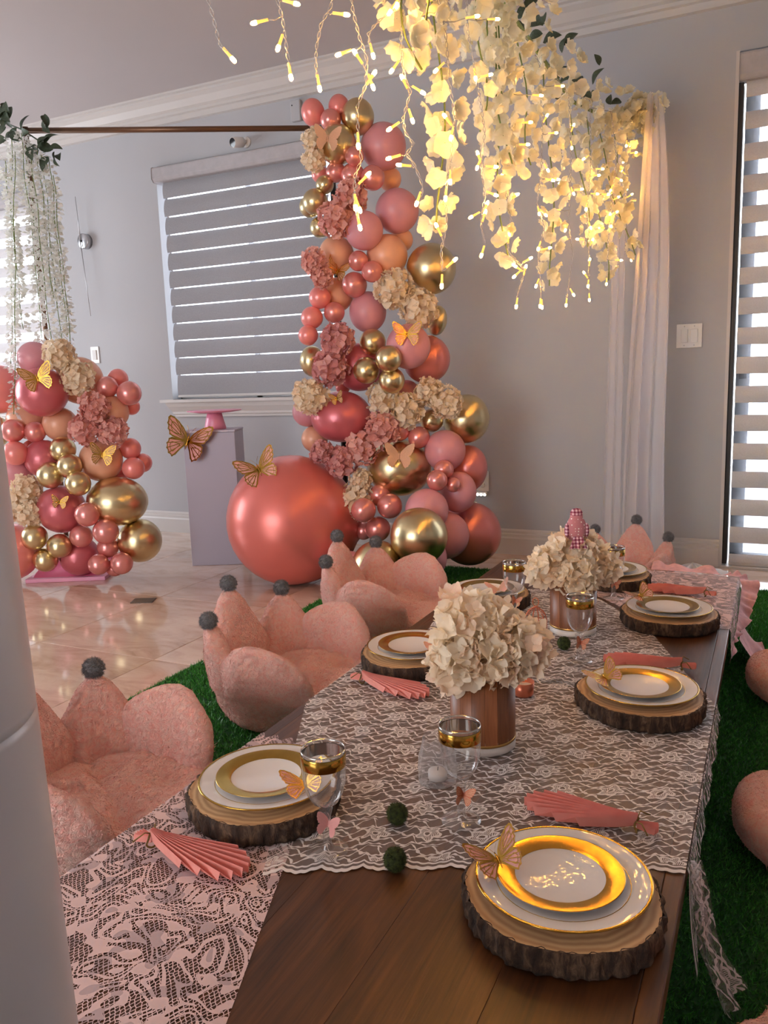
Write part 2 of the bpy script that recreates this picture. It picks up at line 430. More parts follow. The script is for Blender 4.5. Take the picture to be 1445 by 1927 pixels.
def gingham():
    t = NT('bird_plaid')
    v = t.coord()
    sx = t.n('ShaderNodeSeparateXYZ'); t.l(v, sx.inputs[0])
    a = t.math('GREATER_THAN', t.math('SINE', t.math('MULTIPLY', sx.outputs[0], 620)), 0.0)
    b = t.math('GREATER_THAN', t.math('SINE', t.math('MULTIPLY', sx.outputs[2], 620)), 0.0)
    c = t.ramp(t.math('MULTIPLY', t.math('ADD', a, b), 0.5), [(0.0, srgb(232, 200, 206)), (0.5, srgb(176, 104, 122)), (1.0, srgb(122, 44, 70))])
    t.set(Base_Color=c, Roughness=0.9); M['bird_plaid'] = t.m
    t = NT('bird_dots')
    vo = t.n('ShaderNodeTexVoronoi'); vo.inputs['Scale'].default_value = 110; vo.inputs['Randomness'].default_value = 0.15; t.l(t.coord(), vo.inputs['Vector'])
    t.set(Base_Color=t.mix(t.math('LESS_THAN', vo.outputs['Distance'], 0.26), srgb(196, 128, 134), srgb(244, 232, 228)), Roughness=0.9); M['bird_dots'] = t.m
gingham()

def emis(name, col, strength):
    t = NT(name)
    nz = t.noise(t.coord(), 8, 1)
    t.set(Base_Color=col, Roughness=0.3)
    t.b.inputs['Emission Color'].default_value = col
    t.l(t.math('MULTIPLY', t.math('MULTIPLY_ADD', nz.outputs['Fac'], 0.2, 0.9), strength), t.b.inputs['Emission Strength'])
    M[name] = t.m
emis('led_warm', (1.0, 0.45, 0.07, 1), 310.0)
emis('led_body', (1.0, 0.55, 0.12, 1), 1.1)
emis('downlight_glow', (1.0, 0.84, 0.70, 1), 45.0)
emis('night_light', (1.0, 0.95, 0.88, 1), 8.0)

# ------------------------------------------------------------------ mesh builders
class MB:
    def __init__(self): self.v = []; self.f = []; self.uv = None
    def add(self, vs, fs):
        o = len(self.v); self.v += [tuple(p) for p in vs]; self.f += [tuple(i + o for i in f) for f in fs]; return self
    def box(self, lo, hi, mat=None):
        x0, y0, z0 = lo; x1, y1, z1 = hi
        vs = [(x0, y0, z0), (x1, y0, z0), (x1, y1, z0), (x0, y1, z0), (x0, y0, z1), (x1, y0, z1), (x1, y1, z1), (x0, y1, z1)]
        if mat: vs = [tuple(mat @ Vector(p)) for p in vs]
        return self.add(vs, [(0, 3, 2, 1), (4, 5, 6, 7), (0, 1, 5, 4), (1, 2, 6, 5), (2, 3, 7, 6), (3, 0, 4, 7)])
    def lathe(self, prof, n=32, wob=None, a0=0.0, a1=2 * math.pi, c=(0, 0, 0)):
        full = abs(a1 - a0 - 2 * math.pi) < 1e-6
        k = n if full else n + 1; vs = []; fs = []
        for j, (r, z) in enumerate(prof):
            for i in range(k):
                a = a0 + (a1 - a0) * i / n
                rr = r * (wob(a, z) if wob else 1)
                vs.append((c[0] + rr * math.cos(a), c[1] + rr * math.sin(a), c[2] + z))
        for j in range(len(prof) - 1):
            for i in range(n):
                i2 = (i + 1) % k
                fs.append((j * k + i, j * k + i2, (j + 1) * k + i2, (j + 1) * k + i))
        return self.add(vs, fs)
    def tube(self, pts, r, n=8, cap=True):
        pts = [Vector(p) for p in pts]; vs = []; fs = []
        rs = r if isinstance(r, (list, tuple)) else [r] * len(pts)
        for i, p in enumerate(pts):
            t = (pts[min(i + 1, len(pts) - 1)] - pts[max(i - 1, 0)])
            if t.length < 1e-9: t = Vector((0, 0, 1))
            t.normalize()
            a = t.cross(Vector((0.13, 0.97, 0.21)) if abs(t.y) < 0.9 else Vector((1, 0, 0.2))).normalized(); b = t.cross(a)
            for k in range(n):
                w = 2 * math.pi * k / n
                vs.append(p + (a * math.cos(w) + b * math.sin(w)) * rs[i])
        for i in range(len(pts) - 1):
            for k in range(n):
                k2 = (k + 1) % n
                fs.append((i * n + k, i * n + k2, (i + 1) * n + k2, (i + 1) * n + k))
        if cap:
            fs.append(tuple(range(n - 1, -1, -1))); o = (len(pts) - 1) * n; fs.append(tuple(o + k for k in range(n)))
        return self.add(vs, fs)
    def ball(self, c, r, n=12, s=(1, 1, 1)):
        prof = [(max(1e-5, math.sin(math.pi * j / (n // 2 + 2))), -math.cos(math.pi * j / (n // 2 + 2))) for j in range(n // 2 + 3)]
        o = len(self.v); self.lathe([(a * r, z * r) for a, z in prof], n)
        for i in range(o, len(self.v)):
            p = self.v[i]; self.v[i] = (c[0] + p[0] * s[0], c[1] + p[1] * s[1], c[2] + p[2] * s[2])
        return self
    def grid(self, fn, nu, nv, closed_u=False):
        vs = []; fs = []; k = nu if closed_u else nu + 1
        for j in range(nv + 1):
            for i in range(k):
                vs.append(fn(i / nu, j / nv))
        for j in range(nv):
            for i in range(nu):
                i2 = (i + 1) % k if closed_u else i + 1
                fs.append((j * k + i, j * k + i2, (j + 1) * k + i2, (j + 1) * k + i))
        return self.add(vs, fs)
    def xf(self, mat):
        self.v = [tuple(mat @ Vector(p)) for p in self.v]; return self
    def mesh(self, name, mat, smooth=True):
        me = bpy.data.meshes.new(name); me.from_pydata(self.v, [], self.f); me.update()
        if isinstance(mat, str): mat = [mat]
        for k in mat: me.materials.append(M[k])
        if smooth and me.polygons: me.polygons.foreach_set('use_smooth', [True] * len(me.polygons))
        if self.uv: 
            ul = me.uv_layers.new(name='UVMap')
            idx = np.empty(len(me.loops), dtype=np.int32); me.loops.foreach_get('vertex_index', idx)
            ul.data.foreach_set('uv', np.array(self.uv, dtype=np.float32)[idx].ravel())
        return me
    def build(self, name, mat, parent=None, smooth=True, auto=None):
        o = link(name, self.mesh(name, mat, smooth), parent)
        return o

def link(name, data, parent=None, mat=None):
    o = bpy.data.objects.new(name, data); COL.objects.link(o)
    if parent: o.parent = parent
    if mat is not None: o.matrix_basis = mat
    return o
def tag(o, label=None, cat=None, group=None, kind=None):
    if label: o['label'] = label
    if cat: o['category'] = cat
    if group: o['group'] = group
    if kind: o['kind'] = kind
    return o
def thing(name, label, cat, loc=(0, 0, 0), rz=0.0, group=None):
    o = bpy.data.objects.new(name, None); COL.objects.link(o); o.empty_display_size = 0.05
    o.location = loc; o.rotation_euler = (0, 0, rz)
    return tag(o, label, cat, group)
def struct(o): o['kind'] = 'structure'; return o
def copy_tree(o, parent=None):
    c = o.copy(); COL.objects.link(c); c.parent = parent
    for ch in list(o.children): copy_tree(ch, c)
    return c
def bevel(o, w=0.003, seg=2):
    b = o.modifiers.new('bevel', 'BEVEL'); b.width = w; b.segments = seg; b.limit_method = 'ANGLE'; b.angle_limit = 0.6
    return o
def frame(z, x=None):                  # rotation matrix whose local Z is z and local X close to x
    z = Vector(z).normalized(); x = Vector(x) if x is not None else Vector((1, 0, 0))
    if abs(z.dot(x.normalized())) > 0.98: x = Vector((0, 1, 0))
    y = z.cross(x).normalized(); x = y.cross(z)
    return Matrix(((x.x, y.x, z.x), (x.y, y.y, z.y), (x.z, y.z, z.z))).to_4x4()

# ------------------------------------------------------------------ the room
WY, CEIL, XL, XR, YN = 4.505, 2.885, -7.0, 2.6, -3.0
T_Z = 0.25
W1 = (-3.80, -2.46, 0.945, 2.485); W2 = (-6.25, -4.93, 0.945, 2.485); D1 = (-0.222, 1.75, 0.0, 2.525)

def wall_boxes(b, axis, pos, thick, lo, hi, zh, holes):
    def bx(a0, a1, z0, z1):
        if a1 - a0 < 1e-4 or z1 - z0 < 1e-4: return
        if axis == 'y': b.box((a0, pos, z0), (a1, pos + thick, z1))
        else: b.box((pos, a0, z0), (pos + thick, a1, z1))
    cur = lo
    for h0, h1, z0, z1 in sorted(holes):
        bx(cur, h0, 0, zh); bx(h0, h1, 0, z0); bx(h0, h1, z1, zh); cur = h1
    bx(cur, hi, 0, zh)
b = MB(); wall_boxes(b, 'y', WY, 0.16, XL - 0.15, XR + 0.15, 3.0, [W1, W2, D1]); struct(b.build('wall_back', 'wall_paint', smooth=False))
b = MB(); wall_boxes(b, 'x', XL - 0.15, 0.15, YN, WY, 3.0, [(1.05, 3.35, 0.45, 2.45)]); struct(b.build('wall_left', 'wall_paint', smooth=False))
b = MB(); wall_boxes(b, 'y', YN - 0.15, 0.15, XL - 0.15, XR + 0.15, 3.0, [(-3.65, -0.95, 0.25, 2.45)]); struct(b.build('wall_front', 'wall_paint', smooth=False))
b = MB(); b.box((XR, YN, 0), (XR + 0.15, WY, 3.0)); struct(b.build('wall_right', 'wall_paint', smooth=False))
b = MB(); b.box((XL - 0.15, YN - 0.15, CEIL), (XR + 0.15, WY + 0.16, 3.05)); struct(b.build('ceiling', 'ceiling_paint', smooth=False))

# polished marble floor: grout bed with separate tiles
b = MB(); b.box((XL - 0.15, YN - 0.15, -0.08), (XR + 0.15, WY + 0.16, -0.004)); floor = struct(b.build('floor', 'grout', smooth=False))
TX, TY = 0.61, 0.75
b = MB()
g = 0.0012; e = 0.0015
vs = [(g, g, -0.01), (TX - g, g, -0.01), (TX - g, TY - g, -0.01), (g, TY - g, -0.01), (g, g, -e), (TX - g, g, -e), (TX - g, TY - g, -e), (g, TY - g, -e),
      (g + e, g + e, 0), (TX - g - e, g + e, 0), (TX - g - e, TY - g - e, 0), (g + e, TY - g - e, 0)]
b.add(vs, [(8, 9, 10, 11), (4, 5, 9, 8), (5, 6, 10, 9), (6, 7, 11, 10), (7, 4, 8, 11), (0, 1, 5, 4), (1, 2, 6, 5), (2, 3, 7, 6), (3, 0, 4, 7)])
tile_me = b.mesh('tile', 'marble_tile', smooth=False)
x0 = -2.13 - TX * 7
for i in range(12):
    for j in range(7):
        x = x0 + i * TX; y = 2.30 - TY * 4 + j * TY
        if x > 1.4 or y > WY - 0.05: continue
        link('tile', tile_me, floor).location = (x, y, 0)
# outer parts of the floor that the picture does not reach
b = MB(); b.box((XL, YN, -0.01), (XR, 2.30 - TY * 4, 0)); b.build('tile_field', 'marble_tile', floor, smooth=False)

# terrace outside the glass door
b = MB(); b.box((-8, WY + 0.17, -0.12), (5, 9.5, -0.03)); struct(b.build('terrace', 'wall_paint', smooth=False))

def extrude_x(prof, xa, xb):           # profile of (y, z) swept along X
    b = MB(); n = len(prof)
    b.add([(xa, y, z) for y, z in prof] + [(xb, y, z) for y, z in prof],
          [(i, (i + 1) % n, n + (i + 1) % n, n + i) for i in range(n)] + [tuple(range(n)), tuple(range(2 * n - 1, n - 1, -1))])
    return b
crown = [(WY, CEIL), (WY - .115, CEIL), (WY - .115, CEIL - .012), (WY - .10, CEIL - .018), (WY - .10, CEIL - .03), (WY - .075, CEIL - .05), (WY - .05, CEIL - .085),
         (WY - .035, CEIL - .095), (WY - .035, CEIL - .112), (WY - .02, CEIL - .118), (WY - .02, CEIL - .15), (WY, CEIL - .155)]
struct(extrude_x(crown, XL, XR).build('trim_1', 'trim_white', smooth=False))
base = [(WY, 0.0), (WY - .022, 0.0), (WY - .022, .095), (WY - .017, .105), (WY - .017, .12), (WY - .012, .125), (WY - .012, .138), (WY - .005, .148), (WY, .148)]
struct(extrude_x(base, XL, D1[0] - 0.012).build('baseboard_back', 'trim_white', smooth=False))

def window(name, W, sill=True):
    x0, x1, z0, z1 = W
    root = struct(thing(name, None, None))
    b = MB(); yf = WY + 0.09
    for a in ((x0, x0 + .012, z0, z1), (x1 - .012, x1, z0, z1), (x0, x1, z0, z0 + .05), (x0, x1, z1 - .05, z1), ((x0 + x1) / 2 - .02, (x0 + x1) / 2 + .02, z0, z1)):
        b.box((a[0], yf, a[2]), (a[1], yf + .05, a[3]))
    b.build('window_frame', 'trim_white', root, smooth=False)
    xm = (x0 + x1) / 2
    for a0, a1 in ((x0 + .012, xm - .02), (xm + .02, x1 - .012)):
        b = MB(); b.box((a0, yf + .02, z0 + .05), (a1, yf + .026, z1 - .05)); b.build('pane', 'window_glass', root, smooth=False)
    b = MB(); xa, xb = x0 - .055, x1 + .055
    prof = [(WY - .075, z0 - .02), (WY - .075, z0 + .0), (WY + .09, z0 + .0), (WY + .09, z0 - .02)]
    s = extrude_x(prof, xa, xb)
    s.build('window_sill', 'trim_white', root, smooth=False)
    # apron under the sill: its ends rake inwards
    b = MB(); p = [(WY - .06, z0 - .021), (WY - .05, z0 - .05), (WY - .028, z0 - .085), (WY - .028, z0 - .1), (WY - .018, z0 - .105), (WY - .018, z0 - .12), (WY, z0 - .12), (WY, z0 - .021)]
    n = len(p); rk = lambda z: .03 + (z0 - .02 - z) * .55
    b.add([(xa + rk(z), y, z) for y, z in p] + [(xb - rk(z), y, z) for y, z in p],
          [(i, (i + 1) % n, n + (i + 1) % n, n + i) for i in range(n)] + [tuple(range(n)), tuple(range(2 * n - 1, n - 1, -1))])
    b.build('window_apron', 'trim_white', root, smooth=False)
    return root
window('window_1', W1); window('window_2', W2)

def band_mesh(w, h, bow, sag=0.0, n=10):
    # fabric band: width along X, hangs in Z from 0 to -h, bellied towards the room
    def fn(u, v):
        return (u * w, -bow * math.sin(math.pi * v) - 0.012 * v, -h * v - sag * math.sin(math.pi * u * 1.0) * v)
    b = MB(); b.grid(fn, n, 6)
    def fb(u, v):
        p = fn(u, v); return (p[0], p[1] + 0.0015, p[2])
    b.grid(fb, n, 6); return b

def zebra_blind(W, label, pitch, bh, y, open_gap, left_gap, cass=(0.105, 0.085), sags=None, fab='blind_fabric_lit'):
    x0, x1, z0, z1 = W
    t = thing('zebra_blind', label, 'blind', ((x0 + x1) / 2, y, z0), 0, 'zebra blinds on the long wall')
    ox, oy, oz = t.location
    b = MB(); ch, cd = cass
    prof = [(y + .035, z1 - .012), (y - cd + .035, z1 - .012), (y - cd + .022, z1 - .02), (y - cd + .02, z1 - ch + .02), (y - cd + .035, z1 - ch), (y + .035, z1 - ch)]
    b = extrude_x([(p[0] - oy, p[1] - oz) for p in prof], x0 + .004 - ox, x1 - .004 - ox)
    bevel(b.build('cassette', 'band_fabric', t, smooth=False), .004)
    xa = x0 + left_gap; w = x1 - left_gap * .8 - xa
    me = band_mesh(w, bh, 0.010).mesh('band', fab)
    z = z1 - ch + .01; k = 0
    while z - bh > z0 + .055:
        o = link('band', me, t); o.location = (xa - ox, y - oy + .002, z - oz)
        if sags and k in sags:
            o.data = band_mesh(w, bh, 0.014, sags[k], 16).mesh('band', fab)
        z -= pitch; k += 1
    # sheer weave that carries the bands
    b = MB(); b.box((xa - ox, y - oy + .030, z0 + .02 - oz), (xa + w - ox, y - oy + .0305, z1 - ch - oz))
    sh = b.build('sheer_weave', 'sheer_net', t, smooth=False)
    b = MB(); zb = max(z0 + .012, z - .05)
    b.box((xa - ox, y - oy - .012, z0 + .012 - oz), (xa + w - ox, y - oy + .012, z0 + .03 - oz)); bevel(b.build('bottom_rail', 'trim_white', t, smooth=False), .004)
    me = band_mesh(w, max(.03, z - z0 - .03), 0.004).mesh('band', fab)
    link('band', me, t).location = (xa - ox, y - oy + .002, z - oz)
    return t
def sheer_net():
    t = NT('sheer_net')
    a = t.noise(t.coord(scale=(900, 1, 900)), 1, 1)
    t.t.nodes.remove(t.b)
    tr = t.n('ShaderNodeBsdfTransparent'); tl = t.n('ShaderNodeBsdfTranslucent'); tl.inputs['Color'].default_value = (.9, .92, 1, 1)
    mx = t.n('ShaderNodeMixShader'); t.l(t.math('MULTIPLY_ADD', a.outputs['Fac'], .06, .1), mx.inputs[0]); t.l(tr.outputs[0], mx.inputs[1]); t.l(tl.outputs[0], mx.inputs[2])
    t.l(mx.outputs[0], t.out.inputs['Surface']); M['sheer_net'] = t.m
sheer_net()
zebra_blind(W1, 'closed grey-white zebra blind on the window behind the pedestal', 0.1165, 0.1105, WY + .015, 0, 0.045, fab='blind_fabric')
zebra_blind(W2, 'zebra blind on the window behind the white hanging vines', 0.14, 0.075, WY + .015, 0, 0.030)
# glass door on the right
d = struct(thing('door_1', None, None))
b = MB(); b.box((D1[0] - .012, WY - .012, 0), (D1[0] + .004, WY + .16, D1[3])); b.build('door_jamb', 'trim_white', d, smooth=False)
b = MB(); b.box((D1[0] + .004, WY + .005, 0.02), (D1[0] + .026, WY + .12, D1[3] - .14)); b.build('weather_strip', 'black_frame', d, smooth=False)
b = MB()
for a in ((D1[0] + .034, D1[0] + .10, 0.0, 2.5), (.74, .80, 0, 2.5), (D1[1] - .06, D1[1], 0, 2.5), (D1[0] + .034, D1[1], 0.0, .07), (D1[0] + .034, D1[1], 2.44, 2.5)):
    b.box((a[0], WY + .085, a[2]), (a[1], WY + .13, a[3]))
b.build('door_frame', 'grey_frame', d, smooth=False)
for a0, a1 in ((D1[0] + .10, .74), (.80, D1[1] - .06)):
    b = MB(); b.box((a0, WY + .10, .07), (a1, WY + .106, 2.44)); b.build('pane', 'window_glass', d, smooth=False)
b = MB(); b.box((D1[0] + .05, WY + .07, .98), (D1[0] + .085, WY + .09, 1.04)); b.build('door_latch', 'black_frame', d, smooth=False)
b = MB(); b.box((D1[0], WY - .02, 0.0), (D1[1], WY + .16, .012)); b.build('threshold', 'trim_white', d, smooth=False)
zebra_blind(D1, 'zebra blind with open bands on the glass door by the light switch', 0.1455, 0.083, WY + .02, 0, 0.036, (0.135, 0.075), {8: .02, 9: .012, 10: .012})

# recessed ceiling lights (they show as highlights on the balloons)
dl = None
for i, (x, y) in enumerate([(-5.2, 0.4), (-3.4, 0.2), (-1.6, -0.2), (0.6, 0.2), (-4.3, -1.4), (-2.4, -1.6), (-0.4, -1.6), (1.4, -1.2)]):
    t = thing('ceiling_light', 'small round recessed ceiling light behind the photographer', 'ceiling light', (x, y, CEIL), 0, 'recessed ceiling lights')
    b = MB(); b.lathe([(.055, -.002), (.075, -.006), (.08, -.004), (.082, 0.0)], 28); b.build('trim_ring', 'white_plastic', t)
    b = MB(); b.lathe([(.0001, -.003), (.055, -.003)], 28); b.build('diffuser', 'downlight_glow', t)

# ------------------------------------------------------------------ small fittings on the wall
t = thing('light_switch', 'white double rocker light switch plate beside the glass door', 'light switch', tuple(on_y(1297, 632, WY)))
b = MB(); b.box((-.062, -.006, -.06), (.062, 0, .06)); bevel(b.build('cover_plate', 'white_plastic', t, smooth=False), .002)
for sx in (-1, 1):
    b = MB(); b.box((sx * .024 - .017, -.011, -.034), (sx * .024 + .017, -.006, .034)); r = bevel(b.build('rocker', 'white_plastic', t, smooth=False), .002); r.rotation_euler[0] = .03
    for sz in (-1, 1):
        b = MB(); b.lathe([(.0001, .001), (.0028, .001), (.003, 0)], 10); o = b.build('screw', 'steel', t); o.location = (sx * .024, -.006, sz * .048); o.rotation_euler[0] = math.pi / 2
p = on_y(908, 905, WY)
t = thing('wall_outlet', 'white wall outlet with plugged night light beside the balloons', 'outlet', tuple(p))
b = MB(); b.box((-.04, -.006, -.06), (.04, 0, .06)); bevel(b.build('cover_plate', 'white_plastic', t, smooth=False), .002)
for sz in (-1, 1):
    b = MB(); b.lathe([(.0001, .004), (.015, .004), (.017, 0)], 20); o = b.build('socket', 'white_plastic', t); o.location = (0, -.006, sz * .024); o.rotation_euler[0] = math.pi / 2
b = MB(); b.box((-.032, -.03, -.085), (.032, -.007, -.06)); bevel(b.build('night_light', 'white_plastic', t, smooth=False), .004)
for k in (-1, 0, 1):
    b = MB(); b.ball((k * .022, -.031, -.078), .007, 10); b.build('bulb', 'night_light', t)
p = on_y(180, 668, WY)
t = thing('thermostat', 'small white wall control above the left balloon pile', 'wall control', tuple(p))
b = MB(); b.box((-.04, -.008, -.06), (.04, 0, .06)); bevel(b.build('cover_plate', 'white_plastic', t, smooth=False), .003)
b = MB(); b.box((-.018, -.014, -.034), (.018, -.008, .034)); b.build('rocker', 'trim_white', t, smooth=False)
p = on_y(560, 210, WY)
t = thing('motion_sensor', 'small white sensor box on the wall above the window', 'sensor', tuple(p))
b = MB(); b.box((-.035, -.03, -.06), (.035, 0, .06)); bevel(b.build('sensor_case', 'wall_paint', t, smooth=False), .006)
b = MB(); b.ball((-.02, -.031, .03), .004, 8); b.build('sensor_eye', 'dark_plastic', t)

# wall clock: steel disc with two long rod hands
p = on_y(164, 455, WY)
t = thing('wall_clock', 'minimal brushed steel wall clock with two long rod hands', 'clock', tuple(p))
b = MB(); b.lathe([(.0001, .045), (.048, .045), (.052, .042), (.052, 0), (.0001, 0)], 40); o = b.build('clock_body', 'steel', t); o.rotation_euler[0] = math.pi / 2
b = MB(); b.lathe([(.0001, .008), (.006, .008), (.008, 0)], 16); o = b.build('clock_pin', 'dark_plastic', t); o.location = (-.012, -.045, 0); o.rotation_euler[0] = math.pi / 2
for (dx, dz, yy) in ((-.012, .30, -.05), (.035, -.52, -.053)):
    b = MB(); b.tube([(-.012, yy, 0), (-.012 + dx, yy, dz)], [.0035, .002], 6); b.build('clock_hand', 'steel', t)

# indoor camera on the wall above the blind
p = on_y(464, 268, WY)
t = thing('security_camera', 'white bullet security camera above the closed window blind', 'camera', tuple(p))
b = MB(); b.lathe([(.0001, .012), (.03, .012), (.034, 0), (.0001, 0)], 24); o = b.build('wall_mount', 'white_plastic', t); o.rotation_euler[0] = math.pi / 2
b = MB(); b.tube([(0, -.01, 0), (-.005, -.035, -.004)], .012, 12); b.build('ball_joint', 'white_plastic', t)
b = MB(); dirv = Vector((-.25, -.9, -.2)).normalized()
prof = [(.0001, 0), (.022, .0), (.03, .008), (.032, .05), (.031, .085), (.027, .088)]
o = MB().lathe(prof, 26).build('camera_body', 'white_plastic', t); o.matrix_basis = Matrix.Translation((-.005, -.03, -.004)) @ frame(dirv)
o2 = MB().lathe([(.0001, .0865), (.02, .0865), (.027, .086)], 26).build('camera_lens', 'lens_dark', t); o2.matrix_basis = o.matrix_basis.copy()

# ------------------------------------------------------------------ artificial turf
TURF = (-1.93, 1.75, 0.05, 4.06)
b = MB(); b.box((TURF[0], TURF[2], 0.0), (TURF[1], TURF[3], 0.006))
turf = tag(b.build('turf_mat', 'turf_mat', smooth=False), 'green artificial grass mat under the low table and cushions', 'rug')
def blades():
    rng = np.random.default_rng(5)
    n = 300000
    # more blades where they are near and seen: between table and right edge, and along the left strip
    def rect(k, x0, x1, y0, y1): return np.column_stack([rng.uniform(x0, x1, k), rng.uniform(y0, y1, k)])
    P = np.vstack([rect(120000, -1.93, -1.0, 0.9, 4.06), rect(20000, -1.0, -.1, 3.0, 4.06), rect(130000, -.15, .75, .85, 4.06), rect(10000, .75, 1.75, 2.5, 4.06)])
    n = len(P)
    h = rng.uniform(.008, .016, n); a = rng.uniform(0, 2 * np.pi, n); lean = rng.normal(0, .006, (n, 2)) + np.array([.002, -.003])
    w = .0011 + .0009 * (P[:, 1] / 3.0)
    dx, dy = np.cos(a) * w, np.sin(a) * w
    V = np.empty((n, 3, 3)); z0 = np.full(n, .005)
    V[:, 0] = np.column_stack([P[:, 0] - dx, P[:, 1] - dy, z0]); V[:, 1] = np.column_stack([P[:, 0] + dx, P[:, 1] + dy, z0])
    V[:, 2] = np.column_stack([P[:, 0] + lean[:, 0], P[:, 1] + lean[:, 1], z0 + h])
    me = bpy.data.meshes.new('grass_blades')
    me.vertices.add(n * 3); me.vertices.foreach_set('co', V.reshape(-1).astype(np.float32))
    me.loops.add(n * 3); me.loops.foreach_set('vertex_index', np.arange(n * 3, dtype=np.int32))
    me.polygons.add(n); me.polygons.foreach_set('loop_start', np.arange(0, n * 3, 3, dtype=np.int32))
    me.update(); me.materials.append(M['turf_blades'])
    o = link('grass_blades', me, turf); o['kind'] = 'stuff'
blades()
# brass floor outlet lid
p = on_z(270, 1131, 0)
o = MB().box((-.055, -.04, 0), (.055, .04, .005)).build('floor_outlet', 'floor_vent', smooth=False); o.location = p; o.rotation_euler[2] = .45
bevel(tag(o, 'brown metal floor outlet cover set in the marble floor', 'floor outlet'), .002)

# ------------------------------------------------------------------ flowers and butterflies (shared meshes)
R0 = random.Random(11)
def floret_mesh(seed, mat, petals=4, curl=0.35, ruff=0.12, n=4):
    r = random.Random(seed); b = MB()
    for k in range(petals):
        a = 2 * math.pi * k / petals + r.uniform(-.2, .2); tilt = r.uniform(-.15, .45); wd = r.uniform(.55, .7); ph = r.uniform(0, 6)
        ca, sa = math.cos(a), math.sin(a)
        def fn(u, v):
            s = (u - .5) * 2; l = v
            w = wd * math.sin(math.pi * (.10 + .78 * l)) ** .62
            x = .04 + l * 1.0 - .22 * s * s * l; y = s * w
            z = tilt * l + curl * l * l * .6 + ruff * math.sin(s * 3.2 + ph) * l + .18 * s * s * l
            return (x * ca - y * sa, x * sa + y * ca, z)
        b.grid(fn, n, n)
    return b.mesh('floret', mat)
def leaf_mesh(mat='leaf_green', w=.32):
    def fn(u, v):
        s = (u - .5) * 2; wd = w * math.sin(math.pi * v) ** .75 * (1.15 - .5 * v)
        return (v, s * wd, .12 * math.sin(math.pi * v) + .12 * abs(s) * math.sin(math.pi * v))
    return MB().grid(fn, 4, 8).mesh('leaf', mat)
FLOR = {}
def florets(mat):
    if mat not in FLOR: FLOR[mat] = [floret_mesh(s, mat) for s in (1, 2, 3)]
    return FLOR[mat]
LEAF = leaf_mesh()

def sphere_dirs(n, seed):
    r = random.Random(seed); out = []
    for i in range(n):
        z = 1 - 2 * (i + .5) / n; a = i * 2.399963 + r.uniform(-.25, .25); q = math.sqrt(1 - z * z)
        out.append(Vector((q * math.cos(a), q * math.sin(a), z)))
    return out

def hydrangea(loc, rad, mat, label, group, face, n=84, fsize=None, seed=0, squash=(1, 1, 1)):
    rr = random.Random(seed * 7 + 3)
    t = thing('hydrangea', label, 'flower', tuple(loc), 0, group)
    b = MB(); b.ball((0, 0, 0), rad * .72, 12, squash); b.build('flower_core', mat, t)
    fs = fsize or rad * .255
    for i, d in enumerate(sphere_dirs(n, seed)):
        if d.dot(face) < -.2: continue
        rk = rad * rr.uniform(.74, .98) - fs * .15
        p = Vector((d.x * squash[0], d.y * squash[1], d.z * squash[2])) * rk
        dd = (d + Vector((rr.uniform(-.35, .35), rr.uniform(-.35, .35), rr.uniform(-.35, .35)))).normalized()
        o = link('floret', rr.choice(florets(mat)), t)
        s = fs * rr.uniform(.8, 1.2)
        o.matrix_basis = Matrix.Translation(p) @ frame(dd) @ Matrix.Rotation(rr.uniform(0, 6.28), 4, 'Z') @ Matrix.Scale(s, 4)
    return t

